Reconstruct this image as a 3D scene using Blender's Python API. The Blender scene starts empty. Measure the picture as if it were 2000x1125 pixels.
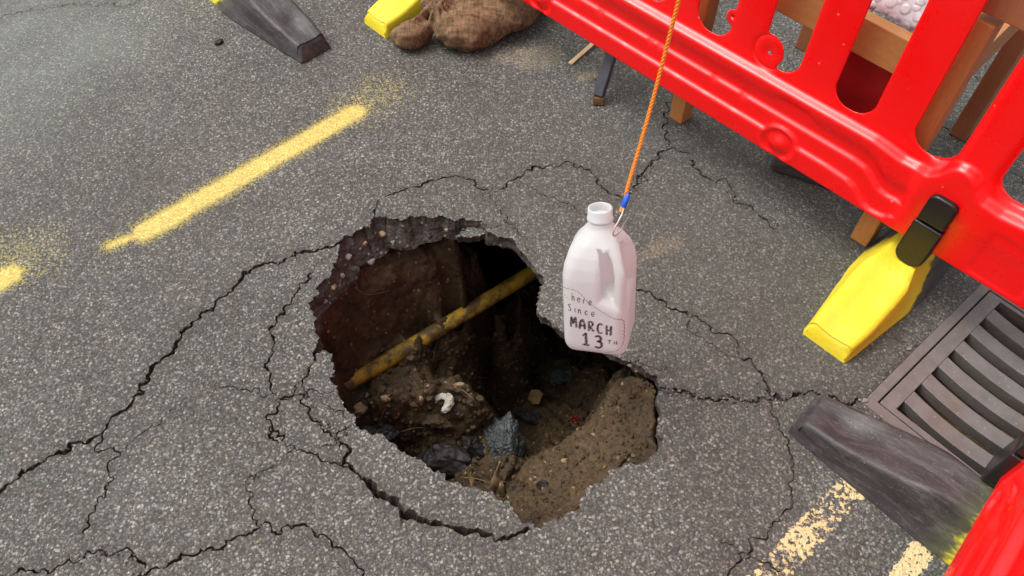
import bpy, bmesh, math, random
import numpy as np
from mathutils import Vector, Matrix
from mathutils.bvhtree import BVHTree
from mathutils.geometry import delaunay_2d_cdt
random.seed(7); rng = np.random.default_rng(7)
R = math.radians
SC = bpy.context.scene; COL = SC.collection

# ------------------------------------------------------------------ camera, light, exposure
CAM_H, PITCH, FOC = 1.4, R(54), 1500.0
cam = bpy.data.objects.new('camera', bpy.data.cameras.new('camera')); COL.objects.link(cam); SC.camera = cam
cam.location = (0, 0, CAM_H); cam.rotation_euler = (R(90) - PITCH, 0, 0)
cam.data.lens = 27; cam.data.sensor_width = 36; cam.data.clip_start = .01; cam.data.clip_end = 500
W = bpy.data.worlds.new('World'); SC.world = W; W.use_nodes = True
wn = W.node_tree; bg = wn.nodes['Background']
SUN_EL, SUN_AZ = R(62), R(-72)         # high sun behind thick cloud, to the left
sky = wn.nodes.new('ShaderNodeTexSky'); sky.sky_type = 'NISHITA'; sky.sun_disc = False
sky.sun_elevation = SUN_EL; sky.sun_rotation = SUN_AZ; sky.dust_density = 6; sky.air_density = 1.0; sky.ozone_density = .6
hs = wn.nodes.new('ShaderNodeHueSaturation'); hs.inputs['Saturation'].default_value = .30
wm = wn.nodes.new('ShaderNodeMix'); wm.data_type = 'RGBA'; wm.blend_type = 'MULTIPLY'; wm.inputs[0].default_value = 1; wm.inputs[7].default_value = (1, .99, .965, 1)
wn.links.new(sky.outputs[0], hs.inputs['Color']); wn.links.new(hs.outputs[0], wm.inputs[6]); wn.links.new(wm.outputs[2], bg.inputs[0])
bg.inputs[1].default_value = .122
sd = bpy.data.lights.new('sun', 'SUN'); sd.energy = .62; sd.angle = R(35); sd.color = (1, .965, .91)
so = bpy.data.objects.new('sun', sd); COL.objects.link(so)
so.rotation_euler = Vector((math.sin(SUN_AZ)*math.cos(SUN_EL), math.cos(SUN_AZ)*math.cos(SUN_EL), math.sin(SUN_EL))).to_track_quat('Z', 'Y').to_euler()
SC.view_settings.view_transform = 'Standard'; SC.view_settings.look = 'None'
SC.view_settings.gamma = 1; SC.view_settings.use_curve_mapping = False
SC.view_settings.exposure = .95
SC.cycles.max_bounces = 8; SC.cycles.use_denoising = True

# ------------------------------------------------------------------ survey: a pixel of the photograph -> the point of the place at height z
def G(px, py, z=0.0):
    a = (px-1000)/FOC; b = -(py-562.5)/FOC
    d = np.array([a, math.cos(PITCH)+b*math.sin(PITCH), -math.sin(PITCH)+b*math.cos(PITCH)])
    return np.array([0, 0, CAM_H]) + d*((z-CAM_H)/d[2])
def ray(px, py, dist):
    a = (px-1000)/FOC; b = -(py-562.5)/FOC
    d = np.array([a, math.cos(PITCH)+b*math.sin(PITCH), -math.sin(PITCH)+b*math.cos(PITCH)])
    return np.array([0, 0, CAM_H]) + d*dist
def G2(pts): return [G(x, y)[:2] for x, y in pts]

# ------------------------------------------------------------------ numpy noise
def _hash(ix, iy, iz, s):
    h = (ix.astype(np.int64)*374761393 + iy.astype(np.int64)*668265263 + iz.astype(np.int64)*2147483647 + s*974634777) & 0xFFFFFFFF
    h = ((h ^ (h >> 13))*1274126177) & 0xFFFFFFFF
    return ((h ^ (h >> 16)) & 0xFFFFFF)/float(0xFFFFFF)
def vnoise(p, s=0):
    i = np.floor(p); f = p-i; f = f*f*(3-2*f); i = i.astype(np.int64); r = 0
    for dx in (0, 1):
        for dy in (0, 1):
            for dz in (0, 1):
                w = (f[..., 0] if dx else 1-f[..., 0])*(f[..., 1] if dy else 1-f[..., 1])*(f[..., 2] if dz else 1-f[..., 2])
                r = r + w*_hash(i[..., 0]+dx, i[..., 1]+dy, i[..., 2]+dz, s)
    return r*2-1
def fbm(p, scale, oct=4, gain=.5, s=0):
    r = 0; a = 1
    for k in range(oct):
        r = r + a*vnoise(p*scale, s+k); scale *= 2.07; a *= gain
    return r
def worley(p, scale, s=0):
    q = p*scale; i = np.floor(q).astype(np.int64); best = np.full(q.shape[:-1], 9.0)
    for dx in (-1, 0, 1):
        for dy in (-1, 0, 1):
            for dz in (-1, 0, 1):
                c = i+np.array([dx, dy, dz])
                o = np.stack([c[..., k]+_hash(c[..., 0], c[..., 1], c[..., 2], s+11*k) for k in range(3)], -1)
                best = np.minimum(best, ((o-q)**2).sum(-1))
    return np.sqrt(best)

# ------------------------------------------------------------------ objects
def tag(o, label=None, cat=None, group=None, kind=None):
    if label: o['label'] = label
    if cat: o['category'] = cat
    if group: o['group'] = group
    if kind: o['kind'] = kind
    return o
def empty(name, loc=(0, 0, 0), rot=(0, 0, 0)):
    o = bpy.data.objects.new(name, None); COL.objects.link(o); o.location = loc; o.rotation_euler = rot; o.empty_display_size = .05
    return o
def mk(name, verts, faces, mats, parent=None, smooth=True, sharp=None, mi=None):
    me = bpy.data.meshes.new(name)
    me.from_pydata([tuple(map(float, v)) for v in verts], [], [tuple(int(i) for i in f) for f in faces])
    for m in (mats if isinstance(mats, (list, tuple)) else [mats]): me.materials.append(m)
    if mi is not None: me.polygons.foreach_set('material_index', np.asarray(mi, dtype=np.int32))
    me.polygons.foreach_set('use_smooth', [bool(smooth)]*len(me.polygons))
    if sharp: me.set_sharp_from_angle(angle=R(sharp))
    me.update()
    o = bpy.data.objects.new(name, me); COL.objects.link(o)
    if parent: o.parent = parent
    return o
def frame(o, e):
    pass
def bevel(o, w, seg=3):
    m = o.modifiers.new('bevel', 'BEVEL'); m.width = w; m.segments = seg; m.limit_method = 'ANGLE'; m.angle_limit = R(35)
    return o
def copy_tree(o, parent=None):
    c = o.copy(); COL.objects.link(c); c.parent = parent
    for ch in o.children: copy_tree(ch, c)
    return c
def box(name, size, mats, parent=None, loc=(0, 0, 0), bev=.002, rot=None):
    x, y, z = [s/2 for s in size]
    v = [(i*x, j*y, k*z) for i in (-1, 1) for j in (-1, 1) for k in (-1, 1)]
    f = [(0, 1, 3, 2), (4, 6, 7, 5), (0, 4, 5, 1), (2, 3, 7, 6), (0, 2, 6, 4), (1, 5, 7, 3)]
    o = mk(name, v, f, mats, parent, smooth=False); o.location = loc
    if rot is not None: o.rotation_euler = rot
    if bev: bevel(o, bev, 2)
    return o
def tube_geo(pts, rad, n=8, cap=True):
    pts = np.asarray(pts, float); m = len(pts); rad = np.broadcast_to(np.asarray(rad, float), (m,))
    T = np.gradient(pts, axis=0); T /= np.linalg.norm(T, axis=1)[:, None]
    a = np.array([0, 0, 1.0]) if abs(T[0][2]) < .9 else np.array([1.0, 0, 0])
    u = np.cross(T[0], a); u /= np.linalg.norm(u); V = []; F = []
    for i in range(m):
        u = u-T[i]*(u@T[i]); u /= np.linalg.norm(u); w = np.cross(T[i], u)
        for k in range(n):
            t = 2*math.pi*k/n; V.append(pts[i]+rad[i]*(math.cos(t)*u+math.sin(t)*w))
    for i in range(m-1):
        for k in range(n): F.append((i*n+k, i*n+(k+1) % n, (i+1)*n+(k+1) % n, (i+1)*n+k))
    if cap: F.append(tuple(range(n))[::-1]); F.append(tuple((m-1)*n+k for k in range(n)))
    return V, F
def tube(name, pts, rad, mats, parent=None, n=8):
    V, F = tube_geo(pts, rad, n); return mk(name, V, F, mats, parent, sharp=60)
def smooth_path(pts, per=6):
    pts = np.asarray(pts, float); P = np.vstack([2*pts[0]-pts[1], pts, 2*pts[-1]-pts[-2]]); out = []
    for i in range(1, len(P)-2):
        for k in range(per):
            t = k/per; a, b, c, d = P[i-1], P[i], P[i+1], P[i+2]
            out.append(.5*((2*b)+(-a+c)*t+(2*a-5*b+4*c-d)*t*t+(-a+3*b-3*c+d)*t**3))
    out.append(pts[-1]); return np.array(out)
def surfnet(fn, lo, hi, h):
    ax = [np.arange(lo[k], hi[k]+h, h) for k in range(3)]
    X = np.stack(np.meshgrid(*ax, indexing='ij'), -1); D = fn(X); S = D < 0
    c = [S[i:S.shape[0]-1+i, j:S.shape[1]-1+j, k:S.shape[2]-1+k] for i in (0, 1) for j in (0, 1) for k in (0, 1)]
    s = sum(a.astype(int) for a in c); act = (s > 0) & (s < 8)
    idx = -np.ones(act.shape, int); idx[act] = np.arange(act.sum()); A = np.argwhere(act)
    acc = np.zeros((len(A), 3)); cnt = np.zeros(len(A))
    corners = [(i, j, k) for i in (0, 1) for j in (0, 1) for k in (0, 1)]
    for a in range(8):
        for b in range(a+1, 8):
            ca, cb = np.array(corners[a]), np.array(corners[b])
            if abs(ca-cb).sum() != 1: continue
            da = D[tuple((A+ca).T)]; db = D[tuple((A+cb).T)]; m = (da < 0) != (db < 0)
            t = np.where(m, da/np.where(m, da-db, 1), 0)
            acc += (ca+t[:, None]*(cb-ca))*m[:, None]; cnt += m
    V = np.array(lo)+(A+acc/cnt[:, None])*h; F = []
    for axis in range(3):
        o1, o2 = [(1, 2), (2, 0), (0, 1)][axis]
        sl = [slice(None)]*3; sl2 = [slice(None)]*3; sl[axis] = slice(0, -1); sl2[axis] = slice(1, None)
        E = np.argwhere(S[tuple(sl)] != S[tuple(sl2)])
        E = E[(E[:, o1] > 0) & (E[:, o2] > 0) & (E[:, o1] < S.shape[o1]-1) & (E[:, o2] < S.shape[o2]-1)]
        flip = ~S[tuple(E.T)]
        d1 = np.zeros(3, int); d1[o1] = 1; d2 = np.zeros(3, int); d2[o2] = 1
        q = np.stack([idx[tuple((E-d1-d2).T)], idx[tuple((E-d2).T)], idx[tuple(E.T)], idx[tuple((E-d1).T)]], 1)
        q[flip] = q[flip][:, ::-1]; F.append(q)
    return V, np.concatenate(F)
def smin(a, b, k):
    h = np.clip(.5+.5*(b-a)/k, 0, 1); return b*(1-h)+a*h-k*h*(1-h)
def smax(a, b, k): return -smin(-a, -b, k)

# ------------------------------------------------------------------ materials
class NT:
    def __init__(s, name):
        s.m = bpy.data.materials.new(name); s.m.use_nodes = True; s.t = s.m.node_tree
        s.b = s.t.nodes['Principled BSDF']; s.out = s.t.nodes['Material Output']
        s.tc = s.t.nodes.new('ShaderNodeTexCoord'); s.obj = s.tc.outputs['Object']
    def n(s, typ, **kw):
        nd = s.t.nodes.new('ShaderNode'+typ)
        for k, v in kw.items():
            if k in nd.inputs.keys() and not hasattr(nd, k): s.set(nd.inputs[k], v)
            elif hasattr(nd, k): setattr(nd, k, v)
            else: s.set(nd.inputs[k], v)
        return nd
    def set(s, inp, v):
        if isinstance(v, bpy.types.NodeSocket): s.t.links.new(v, inp)
        else: inp.default_value = v
    def math(s, op, a, b=0.0, c=None, clamp=False):
        nd = s.t.nodes.new('ShaderNodeMath'); nd.operation = op; nd.use_clamp = clamp
        s.set(nd.inputs[0], a); s.set(nd.inputs[1], b)
        if c is not None: s.set(nd.inputs[2], c)
        return nd.outputs[0]
    def noise(s, scale, detail=4, rough=.55, vec=None, dist=0.0):
        nd = s.t.nodes.new('ShaderNodeTexNoise'); s.set(nd.inputs['Vector'], vec or s.obj)
        nd.inputs['Scale'].default_value = scale; nd.inputs['Detail'].default_value = detail
        nd.inputs['Roughness'].default_value = rough; nd.inputs['Distortion'].default_value = dist
        return nd.outputs['Fac']
    def voro(s, scale, feature='F1', vec=None, rnd=1.0):
        nd = s.t.nodes.new('ShaderNodeTexVoronoi'); nd.feature = feature; s.set(nd.inputs['Vector'], vec or s.obj)
        nd.inputs['Scale'].default_value = scale; nd.inputs['Randomness'].default_value = rnd
        return nd
    def ramp(s, fac, stops, interp='LINEAR'):
        nd = s.t.nodes.new('ShaderNodeValToRGB'); cr = nd.color_ramp; cr.interpolation = interp
        while len(cr.elements) < len(stops): cr.elements.new(.5)
        for e, (p, c) in zip(cr.elements, stops):
            e.position = p; e.color = (c, c, c, 1) if isinstance(c, (int, float)) else (*c, 1)
        s.set(nd.inputs[0], fac); return nd.outputs[0]
    def mix(s, fac, a, b, mode='MIX'):
        nd = s.t.nodes.new('ShaderNodeMix'); nd.data_type = 'RGBA'; nd.blend_type = mode
        s.set(nd.inputs[0], fac)
        s.set(nd.inputs[6], (*a, 1) if isinstance(a, tuple) and len(a) == 3 else a)
        s.set(nd.inputs[7], (*b, 1) if isinstance(b, tuple) and len(b) == 3 else b)
        return nd.outputs[2]
    def bump(s, h, strength=.5, dist=.002, normal=None):
        nd = s.t.nodes.new('ShaderNodeBump'); nd.inputs['Strength'].default_value = strength; nd.inputs['Distance'].default_value = dist
        s.set(nd.inputs['Height'], h)
        if normal: s.set(nd.inputs['Normal'], normal)
        return nd.outputs[0]
    def scaled(s, v):
        nd = s.t.nodes.new('ShaderNodeMapping'); s.set(nd.inputs[0], s.obj); nd.inputs['Scale'].default_value = v; return nd.outputs[0]
    def fin(s, col=None, rough=None, bump=None, **kw):
        b = s.b.inputs
        if col is not None: s.set(b['Base Color'], (*col, 1) if isinstance(col, tuple) and len(col) == 3 else col)
        if rough is not None: s.set(b['Roughness'], rough)
        if bump is not None: s.set(b['Normal'], bump)
        for k, v in kw.items(): s.set(b[k.replace('_', ' ')], v)
        return s.m
    # distance in the ground plane from a straight stroke between two points, minus its half width
    def capsule(s, p0, p1, hw, vec):
        p0 = np.array(p0[:2]); p1 = np.array(p1[:2]); L = np.linalg.norm(p1-p0); u = (p1-p0)/L
        sp = s.n('SeparateXYZ'); s.set(sp.inputs[0], vec); x, y = sp.outputs[0], sp.outputs[1]
        a = s.math('MULTIPLY_ADD', x, float(u[0]), s.math('MULTIPLY', y, float(u[1])))
        a = s.math('SUBTRACT', a, float(p0@u)); n = np.array([-u[1], u[0]])
        b = s.math('MULTIPLY_ADD', x, float(n[0]), s.math('MULTIPLY', y, float(n[1])))
        b = s.math('SUBTRACT', b, float(p0@n))
        ex = s.math('SUBTRACT', a, s.math('MINIMUM', s.math('MAXIMUM', a, 0.0), float(L)))
        d = s.math('SQRT', s.math('ADD', s.math('MULTIPLY', ex, ex), s.math('MULTIPLY', b, b)))
        return s.math('SUBTRACT', d, hw), a
def smoothm(t, x, a, b):
    nd = t.t.nodes.new('ShaderNodeMapRange'); nd.interpolation_type = 'SMOOTHSTEP'
    t.set(nd.inputs[0], x); nd.inputs[1].default_value = a; nd.inputs[2].default_value = b
    return nd.outputs[0]

def aggregate(t):
    """worn asphalt: stone chips in dark binder; returns colour, height"""
    wob = t.n('MixRGB', blend_type='ADD'); wob.inputs[0].default_value = .003
    nz = t.t.nodes.new('ShaderNodeTexNoise'); nz.inputs['Scale'].default_value = 400; t.set(nz.inputs['Vector'], t.obj)
    t.set(wob.inputs[1], t.obj); t.set(wob.inputs[2], nz.outputs['Color'])
    v = wob.outputs[0]
    a = t.voro(190, vec=v); b = t.voro(330, vec=v); c = t.voro(105, vec=v)
    def val(vo):
        sp = t.n('SeparateColor'); t.set(sp.inputs[0], vo.outputs['Color']); return sp.outputs[0], sp.outputs[1]
    ra, ga = val(a); rb, gb = val(b); rc, gc = val(c)
    ca = t.ramp(ra, [(0, (.060, .060, .056)), (.5, (.102, .101, .095)), (.80, (.155, .154, .145)), (.93, (.26, .257, .243)), (1, (.50, .49, .46))])
    cb = t.ramp(rb, [(0, (.048, .048, .045)), (.6, (.094, .093, .087)), (.85, (.185, .183, .172)), (.95, (.38, .375, .35)), (1, (.62, .61, .57))])
    col = t.mix(.50, ca, cb)
    tint = t.ramp(ga, [(0, (1.05, 1.0, .93)), (.4, (1, 1, 1)), (1, (.94, 1.0, 1.03))])
    col = t.mix(1.0, col, tint, 'MULTIPLY')
    # a few large pale chips, each filling only its cell's middle
    big = t.math('MULTIPLY', t.math('GREATER_THAN', rc, .90), t.math('LESS_THAN', c.outputs['Distance'], .33))
    col = t.mix(t.math('MULTIPLY', big, .75), col, (.40, .385, .35))
    # binder between the chips
    gap = t.ramp(a.outputs['Distance'], [(.35, 0.0), (.75, 1.0)])
    col = t.mix(t.math('MULTIPLY', gap, .62), col, (.040, .038, .036))
    h = t.math('SUBTRACT', 1.0, t.math('MULTIPLY_ADD', a.outputs['Distance'], 1.0, t.math('MULTIPLY', b.outputs['Distance'], .5)))
    h = t.math('ADD', h, t.math('MULTIPLY', ra, .35))
    return col, h, gb

def road_material():
    t = NT('road_asphalt'); col, h, cell = aggregate(t); P = t.obj
    # slow variation: polished and dusty areas, greenish film, brown dirt
    n1 = t.noise(1.7, 4); n2 = t.noise(6, 5, .6); n3 = t.noise(38, 4, .6)
    col = t.mix(1.0, col, t.ramp(n1, [(.3, (.77, .775, .76)), (.7, (1.03, 1.035, 1.02))]), 'MULTIPLY')
    col = t.mix(1.0, col, t.ramp(n2, [(.35, (.90, .89, .87)), (.65, (1.08, 1.08, 1.07))]), 'MULTIPLY')
    col = t.mix(1.0, col, t.ramp(n3, [(.35, .92), (.65, 1.07)]), 'MULTIPLY')
    wv = t.n('MixRGB', blend_type='ADD'); wv.inputs[0].default_value = .16
    nn = t.t.nodes.new('ShaderNodeTexNoise'); nn.inputs['Scale'].default_value = 3; t.set(nn.inputs['Vector'], P)
    t.set(wv.inputs[1], P); t.set(wv.inputs[2], nn.outputs['Color'])
    def blob(p, r, soft):
        q = G(*p); d, _ = t.capsule(q, q+np.array([.001, 0, 0]), r, wv.outputs[0]); return t.math('SUBTRACT', 1.0, smoothm(t, d, -soft, soft))
    def warp_c(p): return p
    col = t.mix(t.math('MULTIPLY', t.math('MULTIPLY', blob((60, 60), .42, .28), t.ramp(t.noise(5, 4), [(.3, .5), (.6, 1.0)])), .36), col, (.235, .262, .235))       # pale green dusty film, far left
    col = t.mix(t.math('MULTIPLY', blob((1500, 430), .55, .45), .34), col, (.072, .082, .070))
    col = t.mix(t.math('MULTIPLY', blob((350, 340), .33, .3), .20), col, (.085, .072, .062))      # browner worn patch round the spray line
    for p, r, a in (((1150, 148), .012, .75), ((1050, 112), .05, .35), ((1000, 110), .03, .3), ((1300, 480), .02, .28), ((1260, 500), .012, .2)):
        q = G(*p); wz = t.math('MULTIPLY_ADD', t.noise(55, 4, .7), .07, -.035)
        d, _ = t.capsule(q-np.array([.02, .006, 0]), q+np.array([.02, .008, 0]), r, P); d = t.math('ADD', d, wz)
        col = t.mix(t.math('MULTIPLY', t.math('SUBTRACT', 1.0, smoothm(t, d, -.008, .012)), t.math('MULTIPLY', t.ramp(t.noise(230, 3, .8), [(.44, 0.0), (.56, 1.0)]), a)), col, (.40, .31, .19))   # spilt sand
    # yellow spray line: dense middle, ragged green-yellow edge, speckled overspray
    grit = t.math('MULTIPLY_ADD', t.noise(240, 4, .8), .036, -.018); grit2 = t.math('MULTIPLY_ADD', t.noise(9, 2), .012, -.006)
    dist = None
    for p0, p1, hw in (((283, 452), (692, 218), .0265), ((214, 480), (300, 448), .0070), ((-90, 598), (18, 538), .0260)):
        d, _ = t.capsule(G(*p0), G(*p1), hw, P); dist = d if dist is None else t.math('MINIMUM', dist, d)
    dd = t.math('ADD', t.math('ADD', dist, grit), grit2)
    chip = t.ramp(h, [(.1, 0.0), (.75, 1.0)])
    core = t.math('SUBTRACT', 1.0, smoothm(t, dd, -.008, .007))
    fr = t.math('SUBTRACT', 1.0, smoothm(t, t.math('ADD', dist, grit2), -.012, .034)); fringe = t.math('LESS_THAN', cell, t.math('MULTIPLY', fr, .95))
    over = None
    for p0, p1, hw in (((700, 205), (745, 180), .03), ((-20, 505), (60, 500), .03)):
        d, _ = t.capsule(G(*p0), G(*p1), hw, P); over = d if over is None else t.math('MINIMUM', over, d)
    over = t.math('LESS_THAN', cell, t.math('MULTIPLY', t.math('SUBTRACT', 1.0, smoothm(t, over, -.02, .09)), .30))
    col = t.mix(t.math('MULTIPLY', over, .40), col, (.52, .43, .08))
    col = t.mix(t.math('MULTIPLY', fringe, t.math('MULTIPLY_ADD', fr, .45, .25)), col, (.50, .40, .07))
    streak = t.ramp(t.noise(30, 3, .6, vec=t.scaled((1, 6, 1))), [(.35, (.62, .50, .13)), (.6, (.72, .61, .20))])
    streak = t.mix(t.math('MULTIPLY', t.math('SUBTRACT', 1.0, chip), .75), streak, (.38, .25, .07))  # shade in the hollows between chips, painted into the yellow
    col = t.mix(core, col, streak)
    # worn parking-bay line: thick pale yellow paint left in flakes
    w1, _ = t.capsule(G(1690, 925), G(1440, 1190), .034, P)
    wear = t.math('ADD', t.noise(95, 5, .72), t.math('MULTIPLY', t.noise(14, 2), .35))
    edge = t.math('MULTIPLY', smoothm(t, w1, -.012, .006), .5)
    worn = t.ramp(t.math('SUBTRACT', t.math('SUBTRACT', wear, edge), 0.0), [(.668, 0.0), (.684, 1.0)])
    w2, _ = t.capsule(G(1795, 1080), G(1740, 1165), .020, P)
    solid = t.math('MULTIPLY', t.math('LESS_THAN', t.math('ADD', w2, t.math('MULTIPLY_ADD', t.noise(60, 3), .03, -.015)), 0.0), t.math('LESS_THAN', t.noise(150, 3), .62))
    yl = t.math('MAXIMUM', worn, solid)
    col = t.mix(t.math('MULTIPLY', yl, .92), col, t.mix(t.noise(90, 3), (.58, .46, .22), (.72, .60, .33)))
    h = t.math('ADD', h, t.math('MULTIPLY', yl, .8))
    # dirt packed beside the cracks
    at = t.n('Attribute', attribute_name='near_crack'); dn = t.math('MULTIPLY', at.outputs['Fac'], t.ramp(t.noise(70, 4, .7), [(.38, 0.0), (.62, 1.0)]))
    col = t.mix(t.math('MULTIPLY', dn, .55), col, (.045, .038, .032))
    return t.fin(col, t.ramp(h, [(0, .85), (1, .62)]), t.bump(h, .75, .0028), Specular_IOR_Level=.35)
M = {}
M['road'] = road_material()
def simple(name, col, rough=.5, var=.15, scale=40, bump=.2, bd=.001, **kw):
    t = NT(name); n = t.noise(scale, 5, .6)
    c = t.mix(1.0, (*col,), t.ramp(n, [(.3, 1-var), (.7, 1+var)]), 'MULTIPLY')
    return t.fin(c, rough, t.bump(n, bump, bd), **kw)
def crack_mat():
    t = NT('crack_filling'); n = t.noise(130, 5, .7)
    return t.fin(t.ramp(n, [(.3, (.018, .014, .012)), (.6, (.045, .037, .030)), (.8, (.10, .09, .078))]), .9, t.bump(n, .8, .004))
M['crack'] = crack_mat()
def edge_mat():
    t = NT('broken_asphalt'); n = t.noise(45, 6, .65); v = t.voro(110); sp = t.n('SeparateColor'); t.set(sp.inputs[0], v.outputs['Color'])
    c = t.ramp(n, [(.3, (.030, .025, .022)), (.55, (.062, .053, .047)), (.75, (.115, .098, .083))])
    st = t.math('MULTIPLY', t.math('GREATER_THAN', sp.outputs[0], .88), t.math('LESS_THAN', v.outputs['Distance'], .36))
    c = t.mix(t.math('MULTIPLY', st, .8), c, t.ramp(sp.outputs[1], [(0, (.20, .16, .12)), (1, (.34, .31, .27))]))
    h = t.math('ADD', n, t.math('MULTIPLY', t.math('SUBTRACT', 1.0, v.outputs['Distance']), .5))
    return t.fin(c, .82, t.bump(h, .9, .006), Specular_IOR_Level=.3)
M['edge'] = edge_mat()
def soil_mat():
    t = NT('damp_soil'); n = t.noise(9, 6, .62); f = t.noise(70, 5, .65); v = t.voro(95); v2 = t.voro(38); sp = t.n('SeparateColor'); t.set(sp.inputs[0], v.outputs['Color'])
    c = t.ramp(n, [(.28, (.026, .016, .008)), (.45, (.056, .036, .017)), (.60, (.073, .046, .021)), (.78, (.102, .068, .033))])
    c = t.mix(1.0, c, t.ramp(f, [(.3, .52), (.7, 1.42)]), 'MULTIPLY')
    st = t.math('MULTIPLY', t.math('GREATER_THAN', sp.outputs[0], .90), t.math('LESS_THAN', v.outputs['Distance'], .38))
    c = t.mix(t.math('MULTIPLY', st, .75), c, t.ramp(sp.outputs[1], [(0, (.16, .10, .05)), (.5, (.30, .19, .08)), (.8, (.26, .23, .19)), (1, (.42, .20, .08))]))
    h = t.math('ADD', f, t.math('ADD', t.math('MULTIPLY', st, .5), t.math('MULTIPLY', v2.outputs['Distance'], -.6)))
    return t.fin(c, t.ramp(f, [(.35, .55), (.6, .85)]), t.bump(h, .9, .007), Specular_IOR_Level=.35)
M['soil'] = soil_mat()
def red_mat():
    t = NT('red_polyethylene'); n = t.noise(220, 3); s = t.noise(2.5, 3); sc = t.voro(26); sp = t.n('SeparateColor'); t.set(sp.inputs[0], sc.outputs['Color'])
    c = t.mix(s, (.88, .001, .002), (.96, .002, .003))
    fleck = t.math('MULTIPLY', t.math('GREATER_THAN', sp.outputs[0], .72), t.math('LESS_THAN', sc.outputs['Distance'], .075))
    c = t.mix(t.math('MULTIPLY', fleck, .45), c, (.85, .30, .26))
    return t.fin(c, t.ramp(t.noise(14, 4), [(.3, .25), (.7, .34)]), t.bump(n, .05, .0005), Specular_IOR_Level=.7)
M['red'] = red_mat()
M['black'] = simple('black_plastic', (.012, .011, .012), .30, .3, 60, .15, .0006)
def foot_mat():
    t = NT('moulded_foot'); P = t.obj; sp = t.n('SeparateXYZ'); t.set(sp.inputs[0], P)
    x = t.math('ADD', sp.outputs[0], t.math('MULTIPLY_ADD', t.noise(26, 5, .6, vec=t.scaled((1, 2.2, 2))), .09, -.045))
    ny = smoothm(t, sp.outputs[1], -.045, .0); lowx = t.math('MULTIPLY_ADD', sp.outputs[2], 1.35, -.075); thr = t.math('MINIMUM', t.math('ADD', lowx, t.math('MULTIPLY', ny, .3)), .015)
    x = t.math('SUBTRACT', x, thr); side = smoothm(t, x, -.005, .020)
    yel = t.mix(t.noise(24, 5, .6), (.66, .52, .010), (.74, .62, .030))
    sp2 = t.ramp(t.noise(150, 4, .75), [(.62, 0.0), (.69, 1.0)]); yel = t.mix(t.math('MULTIPLY', sp2, .5), yel, (.30, .22, .03))
    stain = t.ramp(t.noise(11, 5, .65), [(.50, 0.0), (.66, 1.0)]); yel = t.mix(t.math('MULTIPLY', stain, .38), yel, (.48, .50, .08))
    wv = t.noise(7, 5, .62, vec=t.scaled((1.0, 5.5, 4)), dist=1.0)
    blk = t.ramp(wv, [(.3, (.024, .023, .024)), (.52, (.046, .043, .045)), (.60, (.078, .074, .075)), (.64, (.050, .047, .048)), (.8, (.038, .037, .037))])
    fine = t.ramp(t.noise(20, 6, .7, vec=t.scaled((1, 9, 6)), dist=1.5), [(.54, 0.0), (.70, 1.0)])
    blk = t.mix(t.math('MULTIPLY', fine, .35), blk, (.22, .20, .20))
    dr = t.ramp(t.noise(240, 2, .8), [(.70, 0.0), (.74, 1.0)]); blk = t.mix(t.math('MULTIPLY', dr, .6), blk, (.45, .43, .42))
    mid = t.math('MULTIPLY', side, t.math('SUBTRACT', 1.0, smoothm(t, x, .01, .07)))
    c = t.mix(side, yel, blk); c = t.mix(t.math('MULTIPLY', mid, .22), c, (.20, .22, .05))
    return t.fin(c, t.ramp(side, [(0, .62), (1, .50)]), t.bump(t.noise(60, 6, .65), .45, .003), Specular_IOR_Level=.4)
M['foot'] = foot_mat()
def wood_mat(name, a, b, rough=.45):
    t = NT(name); g = t.noise(9, 5, .6, vec=t.scaled((9, 9, 1)), dist=.6); f = t.noise(60, 4, .6, vec=t.scaled((6, 6, 1)))
    c = t.mix(g, a, b); c = t.mix(1.0, c, t.ramp(f, [(.3, .86), (.7, 1.08)]), 'MULTIPLY')
    return t.fin(c, rough, t.bump(f, .12, .0008))
M['wood'] = wood_mat('varnished_beech', (.40, .15, .042), (.56, .26, .085))
M['wood_dark'] = wood_mat('red_brown_wood', (.30, .105, .045), (.42, .17, .075))
M['redboard'] = simple('dark_red_board', (.30, .006, .008), .5, .2, 20, .1, .001)
M['lath'] = wood_mat('raw_pine', (.52, .36, .20), (.66, .48, .28), .7)
def burlap_mat():
    t = NT('hessian'); P = t.obj
    w = t.math('MULTIPLY', t.math('ADD', t.noise(130, 3, .6, vec=t.scaled((1, .18, .5))), t.noise(130, 3, .6, vec=t.scaled((.18, 1, .5)))), .5)
    n = t.noise(28, 6, .7)
    c = t.mix(n, (.085, .050, .027), (.26, .165, .095)); c = t.mix(1.0, c, t.ramp(w, [(.38, .50), (.62, 1.4)]), 'MULTIPLY')
    return t.fin(c, .95, t.bump(t.math('ADD', w, n), .9, .003), Specular_IOR_Level=.15)
M['hessian'] = burlap_mat()
def iron_mat():
    t = NT('cast_iron'); n = t.noise(26, 6, .65); f = t.noise(330, 3, .7); r = t.noise(9, 4)
    c = t.ramp(n, [(.3, (.118, .107, .103)), (.7, (.168, .155, .150))]); c = t.mix(t.ramp(r, [(.5, 0.0), (.75, .35)]), c, (.14, .085, .045))
    v = t.voro(120); sp = t.n('SeparateColor'); t.set(sp.inputs[0], v.outputs['Color'])
    fl = t.math('MULTIPLY', t.math('GREATER_THAN', sp.outputs[0], .88), t.math('LESS_THAN', v.outputs['Distance'], .25))
    c = t.mix(t.math('MULTIPLY', fl, .5), c, (.30, .27, .24))
    return t.fin(c, .58, t.bump(t.math('ADD', f, n), .45, .0014), Metallic=.15)
M['iron'] = iron_mat()
M['gully'] = simple('gully_mud', (.14, .095, .045), .8, .5, 30, .8, .01)
M['steel'] = simple('dark_painted_steel', (.050, .052, .068), .42, .25, 50, .2, .0008)
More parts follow.
